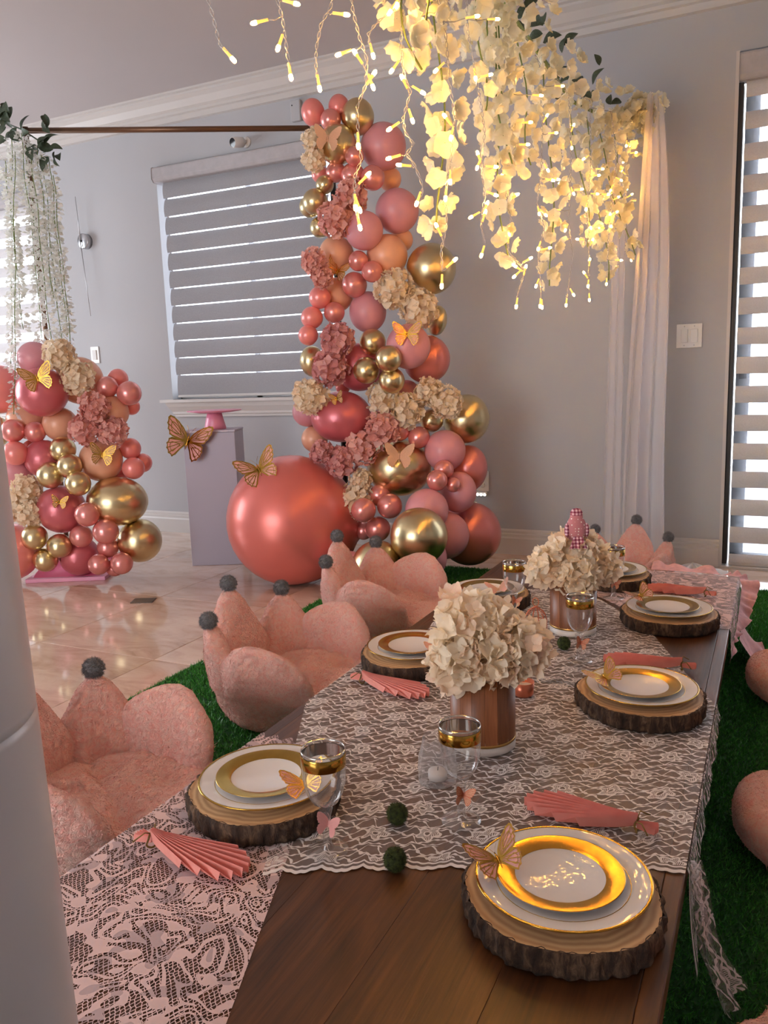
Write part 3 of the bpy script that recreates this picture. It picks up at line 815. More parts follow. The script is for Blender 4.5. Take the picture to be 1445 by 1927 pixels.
FORE = [(.015, .05), (.07, .17), (.16, .27), (.28, .36), (.40, .42), (.48, .43), (.51, .38), (.495, .31), (.50, .26), (.465, .21), (.46, .15), (.42, .11), (.40, .05), (.33, .02), (.2, .0), (.015, .0)]
HIND = [(.015, .01), (.2, .01), (.33, .01), (.385, -.04), (.38, -.09), (.405, -.14), (.38, -.18), (.38, -.24), (.34, -.27), (.32, -.33), (.27, -.34), (.23, -.38), (.18, -.33), (.11, -.2), (.015, -.06)]
def wing_meshes():
    out = {}
    for sgn, nm in ((1, 'r'), (-1, 'l')):
        b = MB()
        for P in (FORE, HIND):
            top = [(sgn * x, y, 0) for x, y in P]; bot = [(sgn * x, y, -.006) for x, y in P]; n = len(P)
            fs = [tuple(range(n)), tuple(range(2 * n - 1, n - 1, -1))] + [(i, n + i, n + (i + 1) % n, (i + 1) % n) for i in range(n)]
            b.add(top + bot, fs)
        out['paper' + nm] = b
        b = MB()
        for P, veins in ((FORE, (3, 4, 6, 8, 10, 12)), (HIND, (3, 5, 7, 9, 11, 12))):
            n = len(P); cx = sum(p[0] for p in P) / n; cy = sum(p[1] for p in P) / n
            ins = [(cx + (x - cx) * .84, cy + (y - cy) * .84) for x, y in P]
            b.add([(sgn * x, y, .008) for x, y in P] + [(sgn * x, y, .008) for x, y in ins], [(i, (i + 1) % n, n + (i + 1) % n, n + i) for i in range(n)])
            in2 = [(cx + (x - cx) * .52, cy + (y - cy) * .52) for x, y in P]; in3 = [(cx + (x - cx) * .44, cy + (y - cy) * .44) for x, y in P]
            b.add([(sgn * x, y, .009) for x, y in in2] + [(sgn * x, y, .009) for x, y in in3], [(i, (i + 1) % n, n + (i + 1) % n, n + i) for i in range(n)])
            for v in veins:
                x, y = P[v]; d = Vector((x - .015, y - .01)); q = Vector((-d.y, d.x)).normalized() * .009
                b.add([(sgn * (.015 + q.x * .6), .01 + q.y * .6, .0085), (sgn * (.015 - q.x * .6), .01 - q.y * .6, .0085), (sgn * (x - q.x), y - q.y, .0085), (sgn * (x + q.x), y + q.y, .0085)], [(0, 1, 2, 3)])
        out['foil' + nm] = b
    b = MB(); b.tube([(0, -.16, .012), (0, -.05, .018), (0, .1, .02), (0, .17, .016)], [.006, .018, .02, .008], 8)
    out['body'] = b
    b = MB()
    for s in (-1, 1): b.tube([(0, .15, .015), (s * .05, .26, .02), (s * .1, .33, .02)], .004, 5)
    out['ant'] = b
    return out
WM = wing_meshes(); WMESH = {}
def wing_mesh(key, mat):
    if (key, mat) not in WMESH: WMESH[(key, mat)] = WM[key].mesh({'p': 'wing', 'f': 'foil_tracery', 'b': 'body', 'a': 'antenna'}[key[0]], mat, smooth=(key in ('body', 'ant')))
    return WMESH[(key, mat)]
def butterfly(pos, normal, up, size, label, paper='butterfly_pink', foil='gold_foil', dihedral=.35, group='foil butterflies', dl=None):
    t = thing('butterfly', label, 'butterfly', tuple(pos), 0, group)
    t.matrix_basis = Matrix.Translation(pos) @ frame(normal, Vector(up).cross(Vector(normal)) if True else None) @ Matrix.Scale(size, 4)
    for nm, s in (('r', 1), ('l', -1)):
        dd = dihedral if nm == 'r' or dl is None else dl
        w = link('wing', wing_mesh('paper' + nm, paper), t); w.rotation_euler = (0, -s * dd, 0)
        link('foil_tracery', wing_mesh('foil' + nm, foil), w)
    link('body', wing_mesh('body', foil), t); link('antenna', wing_mesh('ant', foil), t)
    return t

# ------------------------------------------------------------------ balloon columns
def balloon_profile():
    pr = []
    for j in range(19):
        a = math.pi * j / 18 * .955
        r = math.sin(a); z = math.cos(a)
        if z < 0: z *= 1.06; r *= (1 - .05 * (-z))
        pr.append((max(r, 1e-4), z))
    r, z = pr[-1]
    pr += [(.045, z - .05), (.05, z - .09), (.062, z - .12), (.001, z - .12)]
    return pr
BPROF = balloon_profile()
BMESH = {}
def balloon_mesh(col):
    if col not in BMESH: BMESH[col] = MB().lathe(BPROF, 40).mesh('balloon', 'balloon_' + col)
    return BMESH[col]
CNAME = dict(rosegold='rose gold', coral='coral pink', rose='deep rose', dusty='dusty rose', pink='pale pink', peach='peach', gold='chrome gold', giant='coral rose')
# (x, y, radius across, colour, layer 0 back .. 4 front, radius down or None)
RIGHT = [
 (733,337,22,'peach',0),(583,389,20,'gold',0),(602,428,19,'gold',0),(755,452,22,'peach',0),(633,555,32,'peach',0),(602,328,16,'coral',0),(797,556,19,'gold',0),
 (765,740,25,'pink',0),(645,728,14,'coral',0),(578,775,28,'pink',0),(592,826,25,'peach',0),(842,935,14,'rosegold',0),(821,603,19,'gold',0,28),
 (589,212,22,'coral',1,25),(638,202,20,'coral',1,23),(673,220,31,'gold',1,33),(721,276,43,'pink',1),(747,397,41,'pink',1),(633,478,33,'peach',1),(728,481,39,'peach',1),
 (802,676,45,'dusty',1),(676,691,45,'rose',1),(588,680,23,'gold',1,29),(877,788,43,'gold',1,46),(878,882,37,'dusty',1,45),(692,587,35,'pink',1,38),(655,1078,42,'pink',1),
 (883,1004,60,'dusty',1),(838,1007,45,'pink',1),(797,1050,44,'pink',1),(711,1066,50,'gold',1),(755,1072,20,'gold',1),
 (622,226,20,'rosegold',2),(635,272,36,'gold',2),(611,348,17,'gold',2),(593,380,24,'gold',2),(667,294,18,'rosegold',2),(632,324,19,'rosegold',2),(664,331,23,'rosegold',2),(701,335,23,'rosegold',2),
 (811,506,47,'gold',2),(667,536,24,'rosegold',2),(602,560,21,'coral',2),(587,598,21,'coral',2),(629,588,20,'rosegold',2),(580,631,19,'coral',2),
 (768,652,42,'pink',2),(642,784,58,'rose',2,48),(812,791,22,'gold',2),(751,880,61,'gold',2,53),(837,848,39,'pink',2),(862,926,33,'pink',2,39),
 (685,434,36,'pink',3),(674,491,19,'rosegold',3),(700,511,20,'rosegold',3),(701,644,25,'gold',3),(689,697,25,'gold',3),(752,811,19,'rosegold',3),(788,823,21,'rosegold',3),
 (803,960,41,'pink',3),(714,932,21,'rosegold',3),(684,999,17,'rosegold',3),(835,884,19,'rosegold',3),
 (731,675,25,'gold',4),(737,716,24.5,'gold',4),(822,904,20,'rosegold',4),(853,912,14.5,'rosegold',4),(684,960,23.5,'rosegold',4),(733,952,24,'rosegold',4),(711,995,24,'rosegold',4),(788,1009,54.5,'gold',4),
]
LEFT = [
 (-2,732,46,'coral',0),(50,790,36,'peach',0),(-14,812,32,'gold',0),(60,845,18,'coral',0),(222,893,18,'coral',0),(222,713,19,'coral',0),(247,765,16,'coral',0),
 (150,716,44,'peach',0),(268,871,18,'coral',0),
 (65,674,31,'pink',1),(210,776,32,'peach',1),(113,798,32,'peach',1),(28,886,33,'pink',1),(83,863,36,'rose',1),(20,1038,54,'coral',1),(150,1046,37,'rose',1),(245,844,20,'coral',1),
 (80,738,48,'rose',2,46),(202,728,20,'rosegold',2),(243,740,23,'rosegold',2),(190,866,40,'peach',2),(251,881,21,'coral',2),(263,1017,41,'gold',2),(216,1068,17,'rosegold',2),
 (24,811,22,'rosegold',2),(66,813,20,'rosegold',2),(29,853,23,'coral',2),
 (116,958,45,'rose',3),(221,943,56,'gold',3,46),(118,846,24.5,'gold',3),(203,1030,20,'rosegold',3),
 (95,894,25,'gold',4),(131,877,23.5,'gold',4),(147,910,23.5,'gold',4),(164,968,23,'rosegold',4),(153,1009,21.5,'rosegold',4),(199,1000,24,'rosegold',4),(65,1011,24,'gold',4),(112,1027,23,'gold',4),(86,1053,23,'gold',4),
 (186,1062,20,'rosegold',4),(229,1060,21,'rosegold',4),
]
HR = [ # hydrangea heads: x, y, r, petals, label
 (588,262,20,'petal_blush','blush hydrangea head at the rod end of the tall balloon column'),(590,300,22,'petal_blush','lower blush hydrangea head under the rod end'),
 (660,366,31,'petal_pink','pink hydrangea head under the rose gold trio near the top'),(634,412,34,'petal_pink','pink hydrangea head against a pale pink balloon beside the blind'),
 (590,492,24,'petal_pink','pink hydrangea head beside the peach balloon at the blind'),(606,522,20,'petal_pink','small pink hydrangea head above the coral trio'),
 (742,545,35,'petal_cream','cream hydrangea head below the big gold balloon'),(788,582,36,'petal_cream','cream hydrangea head above the butterfly on a pale pink balloon'),
 (634,640,31,'petal_mauve','mauve hydrangea head below the rose gold and coral balloons'),(622,692,33,'petal_mauve','mauve hydrangea head beside a deep rose balloon'),
 (585,746,34,'petal_cream','cream hydrangea head at the window sill'),(722,748,31,'petal_cream','cream hydrangea head under the gold cluster of four'),(765,772,32,'petal_cream','cream hydrangea head above the rose gold pair'),
 (808,738,28,'petal_cream','cream hydrangea head below a dusty rose balloon'),(842,758,30,'petal_cream','cream hydrangea head against a gold balloon near the wall'),
 (718,808,32,'petal_pink','pink hydrangea head above the large gold balloon'),(684,842,32,'petal_pink','pink hydrangea head between the deep rose and large gold balloons'),
 (606,850,22,'petal_mauve','small mauve hydrangea head above the giant balloon'),(642,868,29,'petal_mauve','mauve hydrangea head touching the giant balloon'),
 (680,903,22,'petal_cream','small cream hydrangea head beside the large gold balloon'),(668,944,35,'petal_cream','cream hydrangea head between the giant balloon and a rose gold cluster'),
]
HL = [
 (112,668,29,'petal_cream','cream hydrangea head under the left vine post'),(145,710,31,'petal_cream','cream hydrangea head beside a deep rose balloon on the left pile'),
 (178,768,28,'petal_pink','pink hydrangea head between peach balloons, upper of three'),(160,806,30,'petal_pink','pink hydrangea head above the left gold cluster'),(212,812,27,'petal_pink','pink hydrangea head above the butterfly on the peach balloon'),
 (50,922,28,'petal_cream','cream hydrangea head under the left gold cluster'),(26,958,24,'petal_cream','cream hydrangea head at the outer side of the left pile'),(58,966,26,'petal_cream','cream hydrangea head beside the deep rose balloon with a tiny butterfly'),
]
def zone(side, y):
    if side == 'R':
        for lim, s in ((245, 'at the very top of the tall balloon column'), (365, 'near the top of the tall balloon column'), (470, 'in the upper part of the tall balloon column'), (620, 'halfway up the tall balloon column'),
                       (730, 'around the gold cluster of the tall column'), (835, 'at sill height in the tall balloon column'), (925, 'beside the giant balloon, upper right'), (2000, 'at the foot of the tall balloon column')):
            if y < lim: return s
    for lim, s in ((770, 'at the top of the left balloon pile'), (860, 'in the upper part of the left balloon pile'), (940, 'halfway up the left balloon pile'), (1000, 'in the lower part of the left balloon pile'), (2000, 'at the foot of the left balloon pile')):
        if y < lim: return s

def place_column(items, heads, G0, side, group):
    placed = []
    allit = [(it[4], 0, it) for it in items] + [(3.5, 1, h) for h in heads]
    allit.sort(key=lambda a: a[0])
    res = {}
    for lay, kind, it in allit:
        x, y, r = it[0], it[1], it[2]
        ry = it[5] if kind == 0 and len(it) > 5 else r
        rm = (r + ry) / 2
        d = ray(x, y)
        g = G0 + .05 - .05 * lay
        rest = .012 if side == 'R' else .025          # turf or base board under the lowest balloons
        floor_lim = (H - rest) / (ry / F_PX - d.z) * d.dot(FH) if ry / F_PX - d.z > 0 else 9
        g = min(g, floor_lim)
        soft = .86 if kind == 0 else .74
        for _ in range(60):
            p = at_g(x, y, g); R = rm * depth_of(p) / F_PX
            if all((p - q).length >= soft * (R + Q) for q, Q in placed): break
            if g < G0 - .62: break
            g -= .012
        placed.append((p, R))
        dep = depth_of(p)
        if kind == 0:
            col = it[3]; size = 'giant' if r > 90 else 'large' if rm > 40 else 'medium' if rm > 27 else 'small'
            o = link('balloon', balloon_mesh(col))
            # neck points back into the column, away from the viewer
            back = (FH + RT * ((700 if side == 'R' else 130) - x) * .004 + Vector((0, 0, .15))).normalized()
            sx, sy = r * dep / F_PX, ry * dep / F_PX
            o.matrix_basis = Matrix.Translation(p) @ frame(-back, UP) @ Matrix.Diagonal((sy, sx, (sx + sy) / 2, 1))
            tag(o, f'{size} {CNAME[col]} balloon {zone(side, y)}', 'balloon', group)
        else:
            hydrangea(p, r * 1.06 * dep / F_PX, it[3], it[4], 'hydrangea heads on the balloons', (CAMP - p).normalized(), seed=int(x))
        res[(x, y)] = (p, R)
    return res
GR, GL = 4.16, 4.42
big_r = 122.5
d = ray(550, 979); tt = H / (big_r / F_PX - d.z); bigp = CAMP + d * tt; bigR = big_r * tt / F_PX
o = link('balloon', balloon_mesh('giant'))
o.matrix_basis = Matrix.Translation(bigp) @ frame(Vector((-.5, -.3, .15))) @ Matrix.Scale(bigR, 4)
tag(o, 'giant coral rose balloon resting on the marble floor', 'balloon', 'balloons of the tall column')
PR = place_column(RIGHT, HR, GR, 'R', 'balloons of the tall column')
PL = place_column(LEFT, HL, GL, 'L', 'balloons of the left pile')

def on_balloon(P, x, y):               # nearest balloon surface along the sight line
    d = ray(x, y).normalized(); best = None
    for (p, R) in P:
        m_ = (p - CAMP); tca = m_.dot(d); d2 = m_.length_squared - tca * tca
        if d2 < R * R:
            t0 = tca - math.sqrt(R * R - d2)
            if best is None or t0 < best[0]: best = (t0, p)
    if best is None: return at_g(x, y, GR - .3), -FH
    q = CAMP + d * best[0]; return q, (q - best[1]).normalized()
SURF = list(PR.values()) + list(PL.values()) + [(bigp, bigR)]
def stick(x, y, wpx, label, tilt=0.0, paper='butterfly_peach', foil='gold_bright', dih=.35, lift=.012, dl=None):
    q, nrm = on_balloon(SURF, x, y)
    nn = (nrm * .5 + (CAMP - q).normalized() * .7).normalized()
    up = (UP * math.cos(tilt) + RT * math.sin(tilt))
    butterfly(q + nn * lift, nn, up, wpx * depth_of(q) / F_PX, label, paper, foil, dih, 'paper butterflies on balloons', dl)
stick(618, 262, 54, 'peach paper butterfly on the topmost gold balloon by the rod', .15, 'butterfly_peach', 'butterfly_peach', .3)
stick(634, 525, 52, 'peach and gold butterfly on the peach balloon beside the blind', .35, dih=.6, lift=.075)
stick(766, 631, 56, 'gold-veined butterfly on a pale pink balloon above the gold four', .0, 'butterfly_pink', 'gold_bright', .25)
stick(634, 752, 30, 'tiny gold butterfly on the deep rose balloon at sill height', -.3, dih=.5)
stick(751, 860, 58, 'peach paper butterfly on the large gold balloon', .05, 'butterfly_peach', 'butterfly_peach', .3)
stick(490, 888, 82, 'large gold foil butterfly on the giant coral balloon', -.45, 'butterfly_pink', 'gold_foil', .25, .022)
stick(71, 714, 62, 'gold-veined butterfly on the deep rose balloon under the vine post', -.35, dih=.3)
stick(192, 857, 50, 'gold-veined butterfly on the peach balloon of the left pile', .1, 'butterfly_peach', 'gold_bright', .4)
stick(112, 946, 31, 'tiny gold butterfly on the deep rose balloon near the floor', .1, dih=.3)

# black frame post hidden in the tall column, showing in the gaps between balloons
ROD_L = at_g(48, 246, GL + .02); ROD_R = on_z(622, 241, ROD_L.z)
t = thing('backdrop_stand', 'brown metal backdrop frame whose top rod joins the two balloon columns', 'stand', (ROD_R.x, ROD_R.y, 0))
def loc(p): return (p - t.location)
b = MB(); b.tube([loc(ROD_L), loc(ROD_R)], .0145, 14); b.build('top_rod', 'brown_metal', t)
foot = at_g(128, 1040, GL + .50); foot.z = 0.0     # the post leans back behind the pile
b = MB(); b.tube([loc(ROD_L + Vector((0, 0, .02))), loc(foot + Vector((0, 0, .02)))], .014, 12); b.build('upright', 'brown_metal', t)
b = MB(); b.tube([loc(ROD_R + Vector((0, 0, .02))), (0, 0, .02)], .016, 12); b.build('upright', 'dark_plastic', t)
b = MB(); b.box((-.2, -.13, 0), (.2, .13, .012)); b.build('foot_plate', 'brown_metal', t, smooth=False)
lf = loc(foot); b = MB(); b.box((lf.x - .15, lf.y - .07, 0), (lf.x + .15, lf.y + .07, .012)); b.build('foot_plate', 'brown_metal', t, smooth=False)

# pink board under the left pile with its crumpled wrap
c0, c1, c2_ = on_z(48, 1098, 0), on_z(198, 1092, 0), on_z(206, 1081, 0)
t = thing('base_board', 'pink covered base board under the left balloon pile', 'base board', tuple(c0))
ex = (c1 - c0); ey = Vector((-ex.y, ex.x, 0)).normalized() * .42
b = MB(); Pq = [Vector((0, 0, 0)), ex, ex + ey, ey]
b.add([p + Vector((0, 0, 0)) for p in Pq] + [p + Vector((0, 0, .022)) for p in Pq], [(3, 2, 1, 0), (4, 5, 6, 7), (0, 1, 5, 4), (1, 2, 6, 5), (2, 3, 7, 6), (3, 0, 4, 7)])
bevel(b.build('board', 'board_pink', t, smooth=False), .003)
def drape(u, v):
    p = ex * (.08 + .84 * u) + ey * (.06 + .6 * v)
    return tuple(p + Vector((0, 0, .023 + (.05 * v ** .7 + .012 * math.sin(u * 17) * v + .01 * math.sin(u * 7 + 1) * v))))
MB().grid(drape, 30, 10).build('wrap_fabric', 'board_drape', t)

# pedestal, cake stand and the big foil butterfly on its edge
pa, pb = on_z(362, 1065, 0), on_z(457, 1062, 0)
ex = (pb - pa); wd = ex.length; ang = math.atan2(ex.y, ex.x); dp = .27; ph = .785
t = thing('pedestal', 'tall square pedestal wrapped in textured silvery lilac paper', 'pedestal', tuple(pa), ang)
b = MB(); b.box((0, 0, 0), (wd, dp, ph - .012)); bevel(b.build('body', 'pedestal_wrap', t, smooth=False), .003)
b = MB(); b.box((-.003, -.003, ph - .012), (wd + .003, dp + .003, ph)); bevel(b.build('lid', 'pedestal_wrap', t, smooth=False), .003)
pc = t.matrix_basis @ Vector((wd * .55, dp * .45, ph))
cs = thing('cake_stand', 'pink scalloped cake stand on the pedestal', 'cake stand', tuple(pc))
b = MB(); b.lathe([(.0001, .002), (.062, .0), (.064, .004), (.05, .06), (.042, .092), (.0001, .092)], 32); b.build('foot', 'cake_pink', cs)
sc_ = lambda a, z: 1 + .022 * abs(math.sin(a * 12))
b = MB(); b.lathe([(.0001, .092), (.09, .094), (.15, .104), (.155, .108), (.15, .110), (.09, .101), (.0001, .099)], 144, lambda a, z: 1 + (.025 * abs(math.sin(a * 12)) if z > .1035 else 0)); b.build('plate', 'cake_pink', cs)
q = at_g(350, 828, 4.0)
pe = t.matrix_basis @ Vector((.03, -.02, ph - .06))
butterfly(pe, (CAMP - pe).normalized() * .8 + UP * .1 - RT * .2, UP + RT * .28, .275, 'big gold and pink foil butterfly on the pedestal corner', 'butterfly_pink', 'gold_foil', .3, 'foil butterflies', .45)

# ------------------------------------------------------------------ white hanging vines on the left post
def arr_mesh(name, V, F, mat, smooth=False):
    me = bpy.data.meshes.new(name); n = len(F)
    me.vertices.add(len(V)); me.vertices.foreach_set('co', np.asarray(V, np.float32).ravel())
    k = F.shape[1]
    me.loops.add(n * k); me.loops.foreach_set('vertex_index', F.astype(np.int32).ravel())
    me.polygons.add(n); me.polygons.foreach_set('loop_start', np.arange(0, n * k, k, dtype=np.int32))
    me.update(); me.materials.append(M[mat])
    if smooth: me.polygons.foreach_set('use_smooth', [True] * n)
    return me
def petal_cloud(name, pts, rad, per, size, seed, mat):
    # small curled petals strewn around a hanging line
    rng = np.random.default_rng(seed); pts = np.array([tuple(p) for p in pts])
    seg = rng.integers(0, len(pts) - 1, per); u = rng.random(per)[:, None]
    c = pts[seg] * (1 - u) + pts[seg + 1] * u
    a = rng.uniform(0, 2 * np.pi, per); rr = rad * np.sqrt(rng.uniform(.05, 1, per))
    out = np.column_stack([np.cos(a), np.sin(a), rng.uniform(-.9, .3, per)]); out /= np.linalg.norm(out, axis=1)[:, None]
    c = c + out * rr[:, None]
    side = np.cross(out, rng.normal(size=(per, 3))); side /= np.linalg.norm(side, axis=1)[:, None]
    nrm = np.cross(out, side); s = size * rng.uniform(.7, 1.3, per)[:, None]
    V = np.stack([c, c + out * s * .6 + side * s * .45 + nrm * s * .1, c + out * s * 1.25 + nrm * s * .25, c + out * s * .6 - side * s * .45 + nrm * s * .1], 1).reshape(-1, 3)
    F = np.arange(per * 4).reshape(-1, 4)
    return arr_mesh(name, V, F, mat)
vine_group = 'white vines hanging from the left post'
vdef = [(22, 262, 690, .012, 26), (40, 250, 640, .016, 34), (10, 300, 620, .014, 30), (58, 285, 640, .013, 20), (78, 290, 650, .015, 28), (92, 300, 630, .013, 22), (100, 330, 655, .01, 16), (28, 285, 780, .012, 20), (48, 270, 560, .016, 30), (70, 280, 560, .016, 30)]
for i, (x, y0, y1, rad, dens) in enumerate(vdef):
    g0 = GL - .02 - .012 * (i % 4)                     # hangs from the rod end and falls in front of the balloons
    P0 = at_g(x, y0, g0); P0.z = min(P0.z, ROD_L.z)
    gb = g0
    while True:
        x1 = x if i in (0, 7) else x + .105 * (y1 - y0)      # plumb lines lean in this view
        pts = [P0] + [at_g(x + (x1 - x) * k / 24, y0 + (y1 - y0) * k / 24, g0 + (gb - g0) * min(1, 1.5 * k / 24)) for k in range(1, 25)]; P1 = pts[-1]
        if gb < g0 - .6 or all((p - q).length > R + rad * 1.2 for p in pts for q, R in PL.values()): break
        gb -= .015
    L = P0.z - P1.z
    t = thing('flower_vine', 'thin white artificial flower vine hanging over the left balloon pile', 'flower vine', tuple(P0), 0, vine_group)
    pts = [p - P0 + Vector((.01 * math.sin(k * .5 + i), .01 * math.cos(k * .6 + i), 0)) * min(1, k / 4) for k, p in enumerate(pts)]
    b = MB(); b.tube(pts, .0022, 5); b.build('stem', 'stem_green', t)
    o = link('blossoms', petal_cloud('blossoms', pts, rad * 1.5, int(dens * L * 13), .021, i, 'petal_cool'), t); o['kind'] = 'stuff'
t = thing('leaf_spray', 'dark green leaf spray tied at the end of the backdrop rod', 'leaves', tuple(ROD_L))
for i in range(34):
    rr = random.Random(i + 9)
    d = Vector((rr.uniform(-1, 1), rr.uniform(-1, .3), rr.uniform(-.8, .7)))
    pos = RT * rr.uniform(-.14, .16) + Vector((0, 0, rr.uniform(-.1, .07))) - FH * rr.uniform(0, .08)
    pos.z -= (pos.dot(RT)) * .3
    o = link('leaf', LEAF, t); o.matrix_basis = Matrix.Translation(pos) @ frame(Vector((rr.uniform(-.5, .5), rr.uniform(-1, -.3), rr.uniform(-.3, .8))), d) @ Matrix.Scale(rr.uniform(.06, .1), 4)
b = MB(); b.tube([(-.14, 0, .06), (0, -.02, 0), (.13, -.03, -.08)], .004, 6); b.build('twig', 'leaf_green', t)

# ------------------------------------------------------------------ pole with sheer drape on the right
PG = 4.0
ptop = on_z(1208, 192, 2.335)
ptop = on_z(1207, 1080, 0); ptop.z = 2.30
t = thing('drape_pole', 'grey upright pole of the canopy frame inside the sheer drape', 'pole', (ptop.x, ptop.y, 0))
b = MB(); b.tube([(0, 0, .012), (0, 0, 1.72)], .024, 16); b.build('lower_tube', 'pole_grey', t)
b = MB(); b.tube([(0, 0, 1.72), (0, 0, 2.29)], .019, 16); b.build('upper_tube', 'pole_grey', t)
b = MB(); b.tube([(0, 0, 1.69), (0, 0, 1.79)], .029, 16); b.build('lock_collar', 'grey_frame', t)
b = MB(); b.lathe([(.0001, .014), (.14, .012), (.145, 0), (.0001, 0)], 32); b.build('foot_plate', 'pole_grey', t)
def curtain(u, v):
    # u across, v down; gathered at the top, opens lower down
    wid = .055 + .15 * (1 - math.exp(-v * 2.6)) + .05 * max(0, v - .72) ** 1.0
    x = (u - .64) * 2 * wid * .54 + .012 * math.sin(v * 6)
    y = .066 + .042 * v + .045 * math.sin(u * 21 + v * 1.5) * (.45 + .55 * v) + .03 * math.sin(u * 9)
    z = 2.30 - 2.28 * v
    return (x * RT.x - y * FH.x, x * RT.y - y * FH.y, z)
o = MB().grid(curtain, 90, 50).build('sheer_drape', 'sheer_curtain'); o.location = (ptop.x, ptop.y, 0)
tag(o, 'white sheer drape hanging from the canopy pole by the light switch', 'curtain')
def curtain2(u, v):
    x = -.10 - .11 * u * (.5 + .5 * v); y = .018 * math.sin(u * 14) - .035
    return (x * RT.x - y * FH.x, x * RT.y - y * FH.y, 2.05 - 2.03 * v)
o = MB().grid(curtain2, 40, 40).build('sheer_drape', 'sheer_curtain'); o.location = (ptop.x, ptop.y, 0)
tag(o, 'second thin sheer panel gathered behind the canopy pole', 'curtain')
def puddle(u, v):
    a = u * 2 * math.pi; r = .13 * v * (1 + .3 * math.sin(a * 3 + 1))
    return (r * math.cos(a), r * .7 * math.sin(a), .012 + .035 * (1 - v) * (1 + .5 * math.sin(a * 5)) + .012 * math.sin(a * 7 + v * 6) * v)
o = MB().grid(puddle, 48, 8, True).build('cloth_heap', 'sheer_band'); o.location = on_z(1303, 1081, .0)
tag(o, 'small heap of white fabric on the floor behind the far cushion', 'fabric')

# ------------------------------------------------------------------ canopy garland of white blooms
def px_pt(x, y, D): return CAMP + ray(x, y) * D
path = [px_pt(1216, 205, 3.82), px_pt(1180, 222, 3.8), px_pt(1120, 212, 3.7), px_pt(1075, 190, 3.45), px_pt(1035, 130, 3.1), px_pt(985, 60, 2.75), px_pt(930, -20, 2.42), px_pt(860, -110, 2.1), px_pt(770, -200, 1.82), px_pt(640, -260, 1.62), px_pt(500, -280, 1.5), px_pt(380, -300, 1.42)]
def path_at(D):                        # point of the garland at camera depth D
    for a, b_ in zip(path, path[1:]):
        da, db = depth_of(a), depth_of(b_)
        if db <= D <= da: return a.lerp(b_, (da - D) / max(1e-6, da - db))
    return path[0] if D > depth_of(path[0]) else path[-1]
def along(f):
    f = max(0, min(.9999, f)) * (len(path) - 1); i = int(f); u = f - i
    return path[i] * (1 - u) + path[i + 1] * u
WIS = [floret_mesh(s, 'petal_white', 5, .5, .1, 5) for s in (21, 22, 23)]
t = thing('flower_garland', 'white flower garland with green leaves running from the pole over the table', 'garland', tuple(path[0]))
org = path[0]
pts = [along(k / 60) - org for k in range(61)]
MB().tube(pts, .008, 6).build('stem', 'stem_green', t)
rr = random.Random(77)
for i in range(250):
    f = (rr.random() * .86 if i < 190 else rr.random() * .06); c = along(f) - org
    off = Vector((rr.gauss(0, .05), rr.gauss(0, .05), rr.gauss(-.01, .045)))
    o = link('blossom', rr.choice(WIS), t)
    o.matrix_basis = Matrix.Translation(c + off) @ frame(off.normalized() + Vector((rr.uniform(-.4, .4), rr.uniform(-.6, .2), .1))) @ Matrix.Rotation(rr.uniform(0, 6), 4, 'Z') @ Matrix.Scale(rr.uniform(.022, .034), 4)
for i in range(34):
    f = rr.random() * .62; c = along(f) - org
    off = Vector((rr.gauss(0, .05), rr.gauss(-.02, .05), rr.uniform(.0, .09)))
    o = link('leaf', LEAF, t)
    o.matrix_basis = Matrix.Translation(c + off) @ frame(Vector((rr.uniform(-.5, .5), -.6, rr.uniform(.0, .8))), Vector((rr.uniform(-1, 1), rr.uniform(-1, 1), rr.uniform(-.4, .8)))) @ Matrix.Scale(rr.uniform(.05, .085), 4)

# hanging wisteria sprays: x, y top, y bottom, distance, drift of the tip in px
SPR = [(795, -60, 128, 1.75, -8), (848, 20, 432, 1.92, -8), (905, -20, 250, 2.25, 5), (948, 20, 330, 2.4, 5), (975, 60, 490, 2.45, -25), (1005, 60, 310, 2.65, 0), 
       (1062, 130, 538, 3.0, -16), (1118, 190, 465, 3.4, -6), (1150, 210, 528, 3.6, -8), (1172, 215, 395, 3.75, 4), (1186, 400, 480, 3.7, 0), (825, -80, 90, 1.85, 0), (930, 0, 160, 2.35, 0)]
SPR.sort(key=lambda s: -s[3])
ORD = 'first second third fourth fifth sixth seventh eighth ninth tenth eleventh twelfth thirteenth fourteenth fifteenth sixteenth'.split()
for i, (x, y0, y1, D, dr) in enumerate(SPR):
    rr = random.Random(300 + i)
    P0 = path_at(D) + Vector((0, 0, -.02)); P1 = px_pt(x + dr, y1, D); L = P0.z - P1.z      # every spray hangs from the garland
    t = thing('wisteria_spray', f'white wisteria spray lit by warm bulbs, {ORD[i]} along the garland from the pole', 'flower spray', tuple(P0), 0, 'wisteria sprays of the canopy')
    drift = P1 - P0
    line = lambda v: Vector((drift.x * v, drift.y * v, -L * v)) + Vector((.02 * math.sin(v * 7 + i), .02 * math.cos(v * 6 + i), 0)) * v
    b = MB(); b.tube([line(k / 12) for k in range(13)], .0025, 5); b.build('stem', 'stem_green', t)
    n = max(12, int(L * 58))
    for k in range(n):
        v = (k + rr.random()) / n; a = k * 2.4 + rr.uniform(-.4, .4); rad = (.018 + .022 * math.sin(math.pi * min(1, .25 + v * .75)))
        off = Vector((math.cos(a) * rad, math.sin(a) * rad, rr.uniform(-.01, .01)))
        o = link('blossom', rr.choice(WIS), t)
        o.matrix_basis = Matrix.Translation(line(v) + off) @ frame(off.normalized() + Vector((0, 0, rr.uniform(-.7, .2)))) @ Matrix.Rotation(rr.uniform(0, 6), 4, 'Z') @ Matrix.Scale(rr.uniform(.021, .030), 4)

